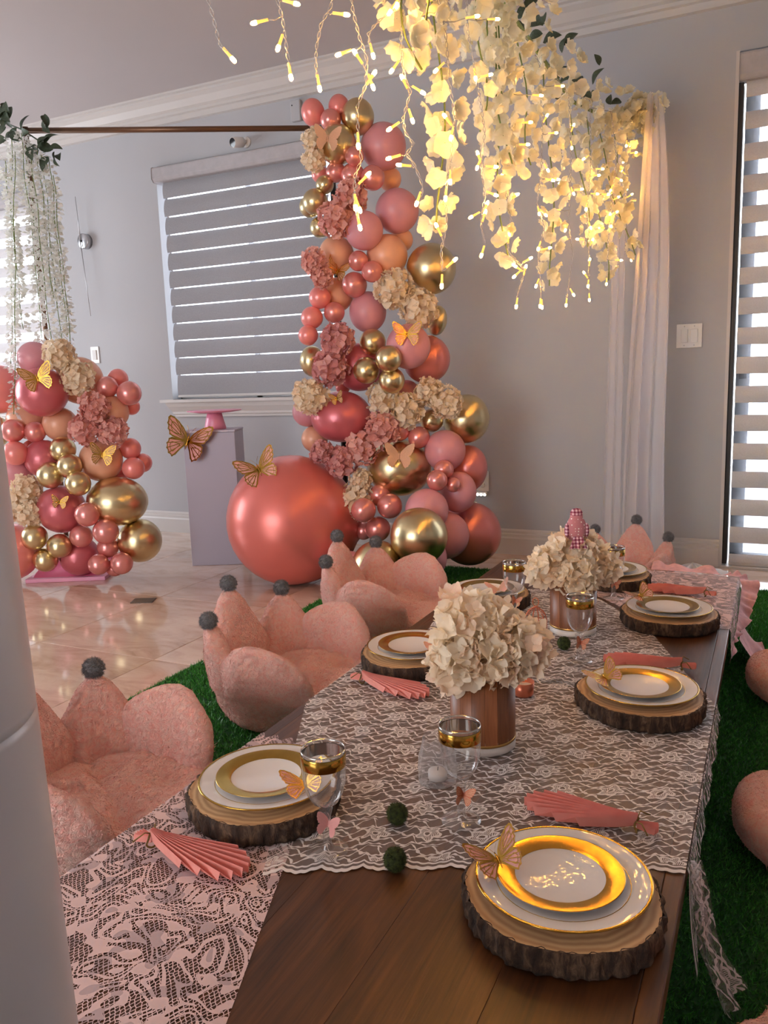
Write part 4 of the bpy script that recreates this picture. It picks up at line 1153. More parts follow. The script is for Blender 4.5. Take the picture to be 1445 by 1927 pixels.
# icicle string lights: each drop is a twisted clear cord with warm bulbs
BULB = MB().lathe([(.0001, 0), (.0026, .0), (.0028, .018), (.0034, .019), (.0034, .022), (.0001, .022)], 10).mesh('bulb', 'led_body')
TIP = MB().lathe([(.0001, .021), (.0036, .022), (.0040, .026), (.0036, .031), (.0015, .0335), (.0001, .034)], 10).mesh('bulb_tip', 'led_warm')
def light_drop(P, bulbs, seed, D, near=True):
    # P: pixel polyline, bulbs: (index along 0..1, tip px) or None for automatic
    rr = random.Random(seed); W = [path_at(D)] + [px_pt(x, y, D) for x, y in P]; org = W[0]
    t = thing('light_strand', f'icicle light strand of warm bulbs, {ORD[14 - seed]} along the garland from the pole', 'string lights', tuple(org), 0, 'icicle light strands of the canopy')
    # resample and twist two cords
    seg = [0]
    for a, b_ in zip(W, W[1:]): seg.append(seg[-1] + (b_ - a).length)
    tot = seg[-1]; N = max(10, int(tot / .012))
    def at(s):
        for j in range(len(W) - 1):
            if s <= seg[j + 1] or j == len(W) - 2:
                u = (s - seg[j]) / max(1e-6, seg[j + 1] - seg[j]); return W[j].lerp(W[j + 1], min(1, u)) - org
    b = MB()
    for ph in (0, math.pi):
        b.tube([at(tot * k / (N * 2)) + (RT * math.cos(k * .95 + ph) + FW * math.sin(k * .95 + ph)) * .0028 for k in range(N * 2 + 1)], .0011, 4, False)
    b.build('cord', 'cord_clear', t)
    for (tx, ty) in bulbs:
        tip = px_pt(tx, ty, D) - org
        s, near_p = min(((k, at(tot * k / 60)) for k in range(61)), key=lambda q: abs((q[1] - tip).length - .04))
        d = (tip - near_p)
        if d.length < .015: d = Vector((rr.uniform(-1, 1), rr.uniform(-1, 1), -1)) * .03
        d.normalize(); base = tip - d * .03
        if (base - near_p).length > .008:
            MB().tube([near_p, near_p.lerp(base, .5) + Vector((0, 0, -.004)), base], .0012, 4).build('lead', 'cord_clear', t)
        o = link('bulb', BULB, t); o.matrix_basis = Matrix.Translation(base) @ frame(d); link('bulb_tip', TIP, o)
light_drop([(384, -60), (392, 0), (404, 45), (412, 81), (425, 98)], [(441, 115)], 1, 1.42)
light_drop([(505, -50), (522, 0), (532, 40), (541, 105), (544, 125)], [(475, 44), (548, 149), (522, 94), (561, 8)], 2, 1.5)
light_drop([(630, -50), (622, 12), (604, 45), (595, 90), (594, 125), (598, 150)], [(602, 170), (655, 28)], 3, 1.55)
light_drop([(655, -50), (664, 20), (676, 70), (690, 110), (688, 160), (672, 200), (674, 265), (680, 300), (668, 330), (666, 380), (674, 410)], [(634, 104), (666, 96), (706, 135), (703, 167), (674, 278), (695, 326), (678, 398), (669, 394), (678, 431)], 4, 1.6)
light_drop([(752, -40), (750, 15), (720, 33), (704, 48), (692, 65), (697, 90)], [(746, 13), (732, 26), (703, 108)], 5, 1.68)
light_drop([(762, -40), (754, 80), (760, 140), (772, 172), (758, 223), (762, 250), (778, 270), (765, 290), (780, 310), (795, 350), (792, 372)], [(735, 136), (755, 143), (730, 245), (777, 230), (729, 299), (748, 310), (783, 386), (798, 176)], 6, 1.75)
light_drop([(838, 60), (846, 160), (856, 220), (848, 300), (838, 360), (840, 425), (830, 470), (832, 510)], [(818, 135), (835, 216), (848, 262), (847, 345), (838, 376), (820, 422), (831, 541), (858, 487), (900, 30), (782, 30), (790, 8)], 7, 1.85)
light_drop([(880, 60), (905, 200), (912, 250), (905, 300), (912, 370), (905, 420), (912, 460)], [(898, 286), (897, 318), (935, 314), (935, 368), (918, 380), (884, 410), (914, 397), (905, 483), (938, 36), (925, 140), (895, 150)], 8, 2.15)
light_drop([(950, 80), (945, 200), (955, 280), (950, 350), (962, 420), (955, 470), (988, 510), (972, 560)], [(943, 333), (978, 298), (995, 272), (957, 440), (990, 500), (968, 500), (966, 522), (971, 579), (960, 140), (1020, 180), (1000, 230), (975, 365), (1000, 485)], 9, 2.45)
light_drop([(1015, 120), (1020, 250), (1018, 330), (1010, 380), (1024, 430), (1012, 480), (1018, 545)], [(1042, 340), (1032, 322), (1015, 404), (1028, 406), (1036, 466), (1012, 470), (1008, 540), (1016, 578), (1020, 580), (1060, 162), (1030, 216), (1048, 250), (1052, 338)], 10, 2.75)
light_drop([(1070, 180), (1075, 300), (1070, 420), (1078, 480), (1066, 560)], [(1038, 364), (1052, 345), (1080, 366), (1040, 395), (1065, 576), (1080, 556), (1055, 455), (1080, 234), (1096, 356), (1063, 435), (1076, 280)], 11, 3.05)
light_drop([(1110, 190), (1112, 300), (1104, 400), (1108, 460), (1108, 540)], [(1097, 300), (1135, 318), (1146, 366), (1102, 395), (1085, 450), (1116, 450), (1110, 487), (1098, 512), (1106, 540), (1109, 566), (1125, 365), (1128, 330), (1112, 430)], 12, 3.3)
light_drop([(1150, 210), (1160, 300), (1148, 400), (1142, 500)], [(1148, 402), (1150, 425), (1141, 536), (1165, 370), (1148, 360), (1162, 398), (1170, 490), (1125, 428), (1170, 340)], 13, 3.55)
light_drop([(1178, 220), (1182, 300), (1175, 400), (1184, 470)], [(1178, 276), (1186, 279), (1198, 287), (1172, 306), (1180, 356), (1190, 365), (1174, 418), (1188, 491), (1176, 395), (1168, 320)], 14, 3.8)

# ------------------------------------------------------------------ low wooden table
TX0, TX1, TY0, TY1 = -1.035, -0.098, 0.635, 3.285
t = thing('low_table', 'long low dark-stained plank table dressed with lace runners', 'table', ((TX0 + TX1) / 2, (TY0 + TY1) / 2, 0))
ox, oy = t.location.x, t.location.y
ES = .030
for sx in (TX0, TX1 - ES):
    b = MB(); b.box((0, TY0 - oy, -.04), (ES, TY1 - oy, -.0004)); o = b.build('edge_strip', 'table_wood', t, smooth=False); o.location = (sx - ox, 0, T_Z); bevel(o, .002, 1)
W5 = (TX1 - TX0 - 2 * ES) / 5
for k in range(5):
    b = MB(); b.box((-W5 / 2, TY0 - oy, -.04), (W5 / 2, TY1 - oy, 0)); o = b.build('plank', 'table_wood', t, smooth=False); o.location = (TX0 + ES + W5 * (k + .5) - ox, 0, T_Z); bevel(o, .0007, 1)
hw, hl = (TX1 - TX0) / 2 - .06, (TY1 - TY0) / 2 - .1
for s in (-1, 1):
    b = MB(); b.box((s * hw - .015, -hl, T_Z - .115), (s * hw + .015, hl, T_Z - .0402)); b.build('apron', 'table_wood', t, smooth=False)
    b = MB(); b.box((-hw + .0155, s * hl - .015, T_Z - .115), (hw - .0155, s * hl + .015, T_Z - .0402)); b.build('apron', 'table_wood', t, smooth=False)
    for s2 in (-1, 1):
        b = MB(); b.box((s * (hw - .055) - .035, s2 * (hl - .055) - .035, .006), (s * (hw - .055) + .035, s2 * (hl - .055) + .035, T_Z - .0402)); bevel(b.build('leg', 'table_wood', t, smooth=False), .004)

# ------------------------------------------------------------------ lace
def lace_runner():
    # white lace laid across the table; near edge scalloped, hangs over the right-hand edge
    b = MB(); uv = []
    def near_y(x): return 1.003 + (x + .731) / (.636) * .27
    def far_pt(u): # u 0 left .. 1 right: far boundary
        pts = [(-1.033, 2.64), (-.80, 2.86), (-.665, 2.86), (-.524, 2.80), (-.336, 2.545), (-.182, 2.165), (-.105, 1.99)]
        f = u * (len(pts) - 1); i = min(int(f), len(pts) - 2); w = f - i
        return (pts[i][0] * (1 - w) + pts[i + 1][0] * w, pts[i][1] * (1 - w) + pts[i + 1][1] * w)
    NU, NV = 220, 60
    k = NU + 1
    vs = []; fs = []
    for j in range(NV + 1):
        v = j / NV
        for i in range(NU + 1):
            u = i / NU
            # near boundary from (-.731,1.003) to table edge; left boundary slants out to the table edge
            nx = -.731 + u * (TX1 + .731); ny = near_y(nx) - .011 * abs(math.sin(nx * 45)) - .003 * abs(math.sin(nx * 180))
            fx, fy = far_pt(u)
            # bend the left side: reach the table edge by y = 1.64
            w = v
            x = nx * (1 - w) + fx * w; y = ny * (1 - w) + fy * w
            lx = -.731 - (y - 1.003) / .635 * .30
            left = max(TX0 + .002, lx)
            # remap x between left edge and right edge for this row
            right = TX1 if y < 1.99 else fx * w + nx * (1 - w)
            if y < 1.99: x = left + (right - left) * u
            else: x = max(x, left)
            z = T_Z + .0022 + .0006 * math.sin(x * 90 + y * 40) + .0005 * math.sin(y * 130)
            vs.append((x, y, z)); uv.append((x + 2, y - ny))
    for j in range(NV):
        for i in range(NU):
            a = j * k + i; fs.append((a, a + 1, a + k + 1, a + k))
    b.add(vs, fs)
    # overhang on the right
    o0 = len(b.v); NR, ND = 70, 16
    for j in range(NR + 1):
        s = j / NR; y = near_y(TX1) - .004 + s * (1.985 - near_y(TX1))
        ln = .05 + .13 * math.exp(-((s - .0) / .09) ** 2) + .05 * math.exp(-((s - .12) / .05) ** 2) - .06 * max(0, s - .8) * 4 * .25
        for i in range(ND + 1):
            q = i / ND; d_ = ln * q
            a = min(1, d_ / .012) * math.pi / 2
            flare = .007 * q * q * (1 if s > .1 else 1.0 + 1.4 * (1 - s / .1)) + .002 * math.sin(s * 44) * q + .002 * math.sin(s * 25 + 1) * q
            x = TX1 + .003 * math.sin(a) + max(0, flare) + .002
            z = T_Z + .0022 - max(0, d_ - .004)
            yy = y - .02 * q * max(0, 1 - s * 8) + .0
            b.v.append((x, yy, z)); uv.append((TX1 + 2 + d_, y - near_y(TX1)))
    k2 = ND + 1
    for j in range(NR):
        for i in range(ND):
            a = o0 + j * k2 + i; b.f.append((a, a + 1, a + k2 + 1, a + k2))
    # the loose near corner trails down to the turf
    o0 = len(b.v); NT_, NW = 30, 12
    for j in range(NT_ + 1):
        s = j / NT_
        for i in range(NW + 1):
            q = i / NW
            cx_ = TX1 + .012 + .03 * s + .10 * max(0, s - .6) ** 1.3; cy_ = near_y(TX1) + .01 - .05 * s
            wv = .03 + .02 * s + .03 * max(0, s - .7)
            yy = cy_ + (q - .3) * wv * 1.6 + .006 * math.sin(s * 9 + q * 5); xx = cx_ + .009 * math.sin(q * 14 + s * 2) + .02 * q * s
            b.v.append((xx, yy, T_Z - .0 - s * .195)); uv.append((TX1 + 2 + s * .22, .026 + q * .11))
    k3 = NW + 1
    for j in range(NT_):
        for i in range(NW):
            a = o0 + j * k3 + i; b.f.append((a, a + 1, a + k3 + 1, a + k3))
    b.uv = uv
    return tag(b.build('lace_runner', 'lace_white'), 'sheer white floral lace runner across the middle of the wooden table', 'runner')
lace_runner()

def pink_lace(x0, x1n, x1f, y0, y1, label, left_drop, end_drop=None, right_drop=None, rag=0.0):
    b = MB(); uv = []
    us = []                            # cross-section: left drop, flat
    NU, NV = 60, 60
    for j in range(NV + 1):
        v = j / NV
        for i in range(NU + 1):
            u = i / NU
            yy = y0 + (y1 - y0) * v
            if v == 1: yy += rag * math.sin(u * 37)
            xr = x1n + (x1f - x1n) * v
            if u < .2:
                d_ = left_drop * (1 - u / .2); x = x0 - .004 - .02 * (d_ / max(.001, left_drop)) + .006 * math.sin(v * 60) * (d_ / left_drop); z = T_Z + .0012 - d_
            else:
                x = x0 + (xr - x0) * (u - .2) / .8; z = T_Z + .0012
            uu = x if u >= .2 else x0 - d_
            b.v.append((x, yy, z)); uv.append((uu + 3, yy))
    k = NU + 1
    b.f += [(j * k + i, j * k + i + 1, (j + 1) * k + i + 1, (j + 1) * k + i) for j in range(NV) for i in range(NU)]
    if end_drop:                       # falls over the near end of the table
        o0 = len(b.v); NE = 24
        for j in range(NE + 1):
            s = j / NE
            for i in range(NU + 1):
                u = i / NU; xr = x1n - .1 * s
                x = x0 - .012 + (xr - x0 + .012) * max(0, (u - .15) / .85)
                a = min(1, s / .15) * math.pi / 2
                b.v.append((x, y0 - .02 * math.sin(a) - .018 * s * (1 + math.sin(u * 26)), T_Z + .0012 - max(0, s - .05) * end_drop)); uv.append((x + 3, y0 - s * end_drop))
        b.f += [(o0 + j * k + i, o0 + (j + 1) * k + i, o0 + (j + 1) * k + i + 1, o0 + j * k + i + 1) for j in range(NE) for i in range(NU)]
    b.uv = uv
    return tag(b.build('lace_tablecloth', 'lace_pink'), label, 'tablecloth')
pink_lace(TX0, -.563, -.985 + .13, TY0 - .003, 1.44, 'pink floral lace cloth hanging over the near end of the table', .10, .19, rag=.01)
# far end: lace cloth with a gathered ruffle along its right side
def far_lace():
    t = thing('lace_tablecloth', 'pink lace cloth with ruffled edge over the far corner of the table', 'tablecloth', (-.3, 3.0, T_Z))
    b = MB(); uv = []; NU, NV = 60, 50
    for j in range(NV + 1):
        v = j / NV
        for i in range(NU + 1):
            u = i / NU
            xl = -.62 + .06 * v; y = 2.60 + .70 * v
            xl = max(xl, -.62 + (2.93 - y) * .9) if y < 2.93 else xl
            if u < .75: x = xl + (TX1 - xl) * u / .75; z = .0014; uu = x
            else:
                d_ = (u - .75) / .25 * .10; a = min(1, d_ / .015) * math.pi / 2; x = TX1 + .005 * math.sin(a) + .005 * (d_ / .1) ** 2 + .002 * math.sin(v * 40) * d_ / .1; z = .0014 - max(0, d_ - .004); uu = TX1 + d_
            b.v.append((x + .3, y - 3.0, z)); uv.append((uu + 3, y))
    k = NU + 1
    b.f += [(j * k + i, j * k + i + 1, (j + 1) * k + i + 1, (j + 1) * k + i) for j in range(NV) for i in range(NU)]
    b.uv = uv; b.build('cloth', 'lace_pink', t)
    b = MB()
    hem = [(-.42, 3.298, .0), (-.25, 3.298, .0), (-.15, 3.298, -.002), (-.098, 3.298, -.006), (-.085, 3.27, -.03), (-.085, 3.17, -.06), (-.086, 3.06, -.085), (-.087, 2.94, -.096), (-.088, 2.78, -.098), (-.089, 2.61, -.098)]
    outd = [(0, .8, .15), (0, .8, .1), (.2, .8, .0), (.5, .8, -.05), (.8, .4, -.2), (.9, 0, -.45), (.8, 0, -.65), (.6, 0, -.8), (.2, 0, -1), (.1, 0, -1)]
    def lerp_l(L_, f):
        f = max(0, min(.9999, f)) * (len(L_) - 1); i_ = int(f); w_ = f - i_
        return Vector(L_[i_]).lerp(Vector(L_[i_ + 1]), w_)
    def ruf(u, v):
        B = lerp_l(hem, u); d_ = lerp_l(outd, u).normalized(); tg = (lerp_l(hem, min(1, u + .01)) - lerp_l(hem, max(0, u - .01))).normalized()
        nn = tg.cross(d_).normalized(); w = (.06 + .012 * math.sin(u * 19)) * (1 if u < .62 else max(.3, 1 - (u - .62) * 5))
        p = B + d_ * (w * v) + nn * (.008 * math.sin(u * 96 + 2 * math.sin(u * 23)) + .007 * math.sin(u * 47 + 1)) * v + tg * .004 * math.sin(u * 90) * v
        return (p.x + .3, p.y - 3.0, p.z + .004)
    b.grid(ruf, 420, 7); b.build('ruffle', 'ruffle_pink', t)
    b = MB()
    def tail(u, v):                    # the ruffle's loose end lies folded on the turf
        wd_ = .10 + .05 * v
        z = -.13 * (1 - v) ** 1.5 - .0 + (-.228) * (1 - (1 - v) ** 1.5) + .010 * (1 + math.sin(u * 15 + v * 5)) * v
        return (TX1 + .3 + .022 + .075 * v + .010 * math.sin(u * 9 + 1) * v, .02 + (u - .5) * wd_ * 2, z)
    b.grid(tail, 60, 16); b.build('ruffle_tail', 'ruffle_pink', t)
far_lace()

# ------------------------------------------------------------------ place settings
def slab_proto(seed):
    rr = random.Random(seed); ph = [rr.uniform(0, 6) for _ in range(6)]
    wob = lambda a, z: 1 + .022 * math.sin(2 * a + ph[0]) + .018 * math.sin(3 * a + ph[1]) + .012 * math.sin(5 * a + ph[2]) + .006 * math.sin(11 * a + ph[3])
    wob2 = lambda a, z: wob(a, z) * (1 + .012 * math.sin(23 * a + ph[4] + z * 80) + .010 * math.sin(41 * a + ph[5] - z * 120) + .006 * math.sin(67 * a))
    R = .147
    top = MB().lathe([(.0001, .0385), (.05, .0385), (.1, .0385), (R * .975, .0380)], 120, wob)
    side = MB().lathe([(R * .972, .0385), (R * 1.0, .037), (R * 1.012, .03), (R * 1.0, .018), (R * 1.008, .008), (R * .99, .0), (.0001, 0)], 240, wob2)
    return top.mesh('top_face', 'slab_top'), side.mesh('bark', 'bark')
SLABS = [slab_proto(s) for s in (1, 2, 3)]
def ring(r0, z0, r1, z1, th=.0012, n=72): return MB().lathe([(r0, z0), (r1, z1), (r1 + .0002, z1 - th * .5), (r1, z1 - th), (r0, z0 - th), (r0, z0)], n)
DIN = MB().lathe([(.0001, .004), (.078, .004), (.088, .0075), (.1285, .0165), (.1295, .0165), (.1295, .0155), (.088, .0055), (.078, .0), (.0001, .0)], 80).mesh('plate_body', 'plate_white')
DRIM = MB().lathe([(.1262, .01645), (.1286, .0172), (.1303, .0168), (.1303, .0152), (.1280, .0150)], 80).mesh('gold_rim', 'gold_foil')
DLINE = ring(.0985, .0102, .0995, .0105, .0004).mesh('gold_line', 'gold_foil')
SAL = MB().lathe([(.0001, .0035), (.058, .0035), (.066, .0065), (.0945, .0125), (.0952, .0122), (.066, .0045), (.058, .0), (.0001, .0)], 80).mesh('plate_body', 'plate_white')
SBAND = MB().lathe([(.0668, .0071), (.0935, .0128), (.0950, .0127), (.0950, .0122)], 80).mesh('gold_band', 'gold_foil')
SET = [ # plate centre px at plate height, which, butterfly kind, label words
 (1058, 1646, 'at the near right seat'), (503, 1458, 'at the near left seat behind the clear goblet'), (1206, 1288, 'at the middle right seat'),
 (777, 1212, 'at the middle left seat behind the cream bouquet'), (1258, 1140, 'at the far right seat on pink lace'), (918, 1106, 'at the far left seat'), (1150, 1069, 'at the far end of the table')]
for i, (x, y, wh) in enumerate(SET):
    c = on_z(x, y, .307); c.z = T_Z + .0032
    rz = random.Random(i).uniform(0, 6)
    off = Vector((.0, -.006, 0))
    t = thing('wood_slab', f'round bark-edged wood slice charger {wh}', 'wood slice', tuple(c + off), rz, 'wood slices under the plates')
    link('top_face', SLABS[i % 3][0], t); link('bark', SLABS[i % 3][1], t)
    z1 = c.z + .0387
    t = thing('dinner_plate', f'white dinner plate with thin gold rim {wh}', 'plate', (c.x, c.y, z1), 0, 'gold rimmed dinner plates')
    link('plate_body', DIN, t); link('gold_rim', DRIM, t); link('gold_line', DLINE, t)
    t = thing('salad_plate', f'small white plate with wide gold band {wh}', 'plate', (c.x - .004, c.y + .002, z1 + .0068), 0, 'gold banded small plates')
    link('plate_body', SAL, t); link('gold_band', SBAND, t)
ptop_z = T_Z + .0032 + .0387 + .0175
def flat_bfly(x, y, z, size, label, ang, tilt=(.35, 0), paper='butterfly_pink', foil='gold_foil', dih=.5, dl=None, group='foil butterflies on the plates'):
    p = on_z(x, y, z); n = Vector((tilt[1], -tilt[0], 1)).normalized()
    return butterfly(p, n, Vector((math.cos(ang), math.sin(ang), .1)), size, label, paper, foil, dih, group, dl)
for (x, y, a, lab, pp, ff) in ((938, 1620, 2.3, 'pink and gold foil butterfly on the near right plate', 'butterfly_pink', 'gold_foil'), (575, 1478, 2.2, 'pink and gold butterfly on the near left plate', 'butterfly_pink', 'gold_bright'), (1140, 1276, 2.4, 'pink and gold butterfly on the middle right plate', 'butterfly_pink', 'gold_bright'),
     (1206, 1122, 2.4, 'gold butterfly on the far right plate', 'butterfly_pink', 'gold_foil'), (830, 1228, 2.0, 'pink butterfly on the middle left plate', 'butterfly_pink', 'butterfly_peach'), (938, 1110, 2.0, 'pink butterfly on the far left plate', 'butterfly_pink', 'butterfly_peach')):
    flat_bfly(x, y, ptop_z + .012, .092, lab, a, (.25, .1), pp, ff, .65, .25)

# goblets
def goblet_parts():
    H_ = .186
    outer = [(.0355, .0), (.0355, .0025), (.026, .0035), (.012, .007), (.0072, .016), (.0068, .04), (.0085, .066), (.012, .078), (.022, .092), (.031, .108), (.0358, .128), (.0372, .15), (.0375, .186)]
    bowl = MB().lathe([(.0001, .0785)] + [p for p in outer if p[1] >= .075][1:], 48).mesh('bowl', 'clear_plastic')
    stem = MB().lathe([p for p in outer if .005 < p[1] <= .079], 24).mesh('stem', 'clear_plastic')
    foot = MB().lathe([(.0355, .0005), (.036, .0015), (.0355, .0025), (.026, .0038), (.0119, .0072)], 48).mesh('foot', 'clear_plastic')
    band = MB().lathe([(.03785, .158), (.0381, .1585), (.0382, .179), (.0379, .1795)], 48).mesh('gold_band', 'gold_foil')
    inb = MB().lathe([(.0360, .1795), (.0358, .158)], 48).mesh('band_lining', 'silver_line')
    rim = MB().lathe([(.0361, .1845), (.0369, .1872), (.0378, .1845)], 48).mesh('rim', 'silver_line')
    return bowl, stem, foot, band, inb, rim
GOB = goblet_parts()
for i, (x, y, lab, charm) in enumerate(((617, 1604, 'clear gold-banded goblet before the near left plate', 'butterfly_pink'), (868, 1548, 'clear gold-banded goblet beside the frosted candle glass', 'butterfly_peach'), (1090, 1246, 'clear gold-banded goblet before the far vase', 'butterfly_peach'),
      (968, 1162, 'clear gold-banded goblet at the far left plate', 'butterfly_peach'), (1154, 1128, 'clear gold-banded goblet at the far end of the table', 'butterfly_peach'))):
    p = on_z(x, y, T_Z); p.z = T_Z + .0034
    t = thing('goblet', lab, 'goblet', tuple(p), 0, 'clear goblets with gold bands')
    for me in GOB: link(me.name.split('.')[0], me, t)
    view = (CAMP - p); view.z = 0; view.normalize(); side = Vector((-view.y, view.x, 0))
    pos = p + Vector((0, 0, .056)) + view * .010 + side * .004
    butterfly(pos, view + Vector((.2 if i else -.3, 0, .1)), Vector((.25, 0, 1)), .052 if i == 0 else .045, 'small paper butterfly charm on the stem of a goblet', charm, 'butterfly_pink' if i == 0 else 'cage_copper', .7, 'butterfly charms on goblet stems')

# napkins folded as pleated fans, tied with twine
def napkin_mesh(flip):
    b = MB(); N = 18; NL = 6
    for k in range(N + 1):
        tq = (k + (.6 if k % 2 else 0)) / N; ang = (-.30 + .62 * tq) * flip
        L = .205 * (.50 + .50 * math.sin(math.pi * min(1, .12 + .80 * tq)) ** 1.0) * (1.0 if tq < .8 else 1 - (tq - .8) * 1.2)
        zz = (.019 if k % 2 else .0) 
        for j in range(NL + 1):
            s = j / NL; r = .012 + L * s
            b.v.append((r * math.cos(ang), r * math.sin(ang) * (1.0), .003 + .012 * math.exp(-s * 4) + zz * (1 - .15 * s) + .002 * math.sin(s * 3)))
    k_ = NL + 1
    b.f = [(k * k_ + j, (k + 1) * k_ + j, (k + 1) * k_ + j + 1, k * k_ + j + 1) for k in range(N) for j in range(NL)]
    return b.mesh('pleated_fan', 'napkin_pink', smooth=False)
def napkin_tail():
    b = MB(); N = 10
    for k in range(N + 1):
        ang = -.5 + k / N
        for s in (0, 1): b.v.append((.012 - .045 * s * math.cos(ang) * .8, -.02 * math.sin(ang) * (.4 + s), .008 + (.012 if k % 2 else 0)))
    b.f = [(2 * k, 2 * k + 2, 2 * k + 3, 2 * k + 1) for k in range(N)]
    return b.mesh('fan_tail', 'napkin_pink', smooth=False)
NAP = {1: napkin_mesh(1), -1: napkin_mesh(-1)}; NTAIL = napkin_tail()
NTIE = MB().tube([(.012 + .002 * math.sin(a * 3), .0135 * math.cos(a), .012 + .0125 * math.sin(a)) for a in [k * math.pi / 10 for k in range(61)]], .0018, 5).tube([(.012, .008, .022), (.0, .02, .028), (-.012, .03, .014)], .0014, 4).tube([(.012, .0, .024), (.01, -.014, .032), (-.004, -.03, .02)], .0014, 4).mesh('twine_tie', 'twine')
for (xa, ya, xb, yb, fl, lab) in ((278, 1583, 462, 1648, -1, 'pink pleated fan napkin on the pink lace at the near left'), (1212, 1562, 985, 1512, 1, 'pink pleated fan napkin behind the near right plate'), (676, 1279, 797, 1312, -1, 'pink pleated fan napkin in front of the middle left plate'),
      (1292, 1257, 1120, 1243, 1, 'pink pleated fan napkin behind the middle right plate'), (1334, 1120, 1215, 1108, 1, 'pink pleated fan napkin behind the far right plate'), (845, 1150, 905, 1168, -1, 'pink pleated fan napkin before the far left plate')):
    p = on_z(xa, ya, T_Z + .01); q = on_z(xb, yb, T_Z + .005); d = q - p
    t = thing('napkin', lab, 'napkin', (p.x, p.y, T_Z + .004), math.atan2(d.y, d.x), 'pleated pink napkins')
    link('pleated_fan', NAP[fl], t); link('fan_tail', NTAIL, t); link('twine_tie', NTIE, t)

# wooden vases with cream bouquets
def vase(x, y, lab, h=.165, r=.0705):
    p = on_z(x, y, T_Z); p.z = T_Z + .003
    t = thing('vase', lab, 'vase', tuple(p), 0, 'wood stave vases')
    MB().lathe([(.0001, 0), (r * .985, 0), (r, .003), (r, .019), (.0001, .019)], 64).build('base', 'marble_white', t)
    MB().lathe([(r * 1.0, .019), (r * 1.012, .0195), (r * 1.012, .0245), (r * 1.0, .025)], 64).build('brass_ring', 'brass', t)
    n = 16
    st = MB().lathe([(r * .999, .025), (r * .999, h), (r * .93, h), (r * .93, .027)], 5, None, .004, 2 * math.pi / n - .004).mesh('stave', 'stave_wood')
    for k in range(n):
        link('stave', st, t).rotation_euler[2] = 2 * math.pi * k / n
    MB().lathe([(.0001, .03), (r * .925, .03), (r * .925, h - .004)], 40).build('lining', 'dark_plastic', t)
    return p, h
def bouquet(p, h, heads, mat, lab, seed):
    t = thing('hydrangea_bouquet', lab, 'bouquet', (p.x, p.y, p.z + h), 0)
    rr = random.Random(seed)
    fm = [floret_mesh(s + seed, mat, 4, .4, .16, 5) for s in range(4)]
    for k in range(4):
        b = MB(); b.tube([(0.02 * math.cos(k * 1.6), .02 * math.sin(k * 1.6), -.12), (heads[k % len(heads)][0] * .6, heads[k % len(heads)][1] * .6, .03)], .003, 6); b.build('stem', 'stem_green', t)
    for (hx, hy, hz, rad) in heads:
        b = MB(); b.ball((hx, hy, hz), rad * .66, 12); b.build('flower_core', mat, t)
        n = 60
        for i, d in enumerate(sphere_dirs(n, int(hx * 1000) + seed)):
            if d.z < -.75: continue
            pp = Vector((hx, hy, hz)) + d * rad * rr.uniform(.66, .95)
            dd = (d + Vector([rr.uniform(-.45, .45) for _ in range(3)])).normalized()
            o = link('floret', rr.choice(fm), t)
            o.matrix_basis = Matrix.Translation(pp) @ frame(dd) @ Matrix.Rotation(rr.uniform(0, 6.28), 4, 'Z') @ Matrix.Scale(rr.uniform(.021, .030), 4)
    return t
RTH = Vector((RT.x, RT.y, 0)).normalized()
def hd(a, b_, z, r):                   # offsets: right of view, towards viewer
    v = RTH * a - FH * b_; return (v.x, v.y, z, r)
p, h = vase(909, 1400, 'round wooden stave vase with white base between the goblet and near bouquet')
bouquet(p, h, [hd(-.025, .0, .105, .075), hd(.072, .015, .055, .068), hd(-.055, .025, .03, .062), hd(.02, .04, .045, .06), hd(.03, -.04, .085, .06)], 'petal_blush', 'cream and blush hydrangea bouquet in the vase behind the frosted candle glass', 5)
p, h = vase(1078, 1188, 'round wooden stave vase with white base under the plush bird bouquet')
bq2 = p.copy()
bouquet(p, h, [hd(.0, .0, .085, .08), hd(.075, .0, .035, .062), hd(-.075, .0, .04, .062), hd(.0, .055, .025, .058), hd(.0, -.05, .06, .06)], 'petal_cream', 'cream hydrangea bouquet topped with a small plush bird', 8)

# plush bird on the far bouquet
bp = Vector((bq2.x, bq2.y, T_Z + .165)) + Vector((0, 0, .135)) - FH * .035 + RTH * .0
t = thing('plush_bird', 'small plaid and polka dot fabric bird perched on the far bouquet', 'toy bird', tuple(bp), YAW)
def blob(prof, n=20, s=(1, .8, 1)):
    b = MB().lathe(prof, n); b.v = [(x * s[0], y * s[1], z * s[2]) for x, y, z in b.v]; return b
blob([(.0001, -.005), (.022, .0), (.031, .018), (.032, .036), (.026, .055), (.019, .066), (.0185, .074)], 24).build('body', 'bird_dots', t)
blob([(.0185, .074), (.0185, .082), (.012, .092), (.0001, .095)], 24).build('head', 'bird_plaid', t)
for s in (-1, 1):
    b = MB(); b.ball((s * .029, -.006, .028), .018, 12, (.45, .6, 1.25)); 
    b.v = [(s * .029 + (x - s * .029), y, z) for x, y, z in b.v]; b.build('wing', 'bird_plaid', t)
def btail(u, v):
    return ((u - .5) * (.026 + .03 * v), -.022 - .012 * v - .004 * math.sin(u * 16) * v, .012 - .034 * v)
MB().grid(btail, 16, 6).build('tail', 'bird_plaid', t)
b = MB(); b.lathe([(.006, 0), (.0001, .012)], 8); o = b.build('beak', 'twine', t); o.matrix_basis = Matrix.Translation((0, .016, .08)) @ frame((0, 1, -.1))
for s in (-1, 1):
    b = MB(); b.ball((s * .011, .012, .085), .0022, 8); b.build('eye', 'dark_plastic', t)

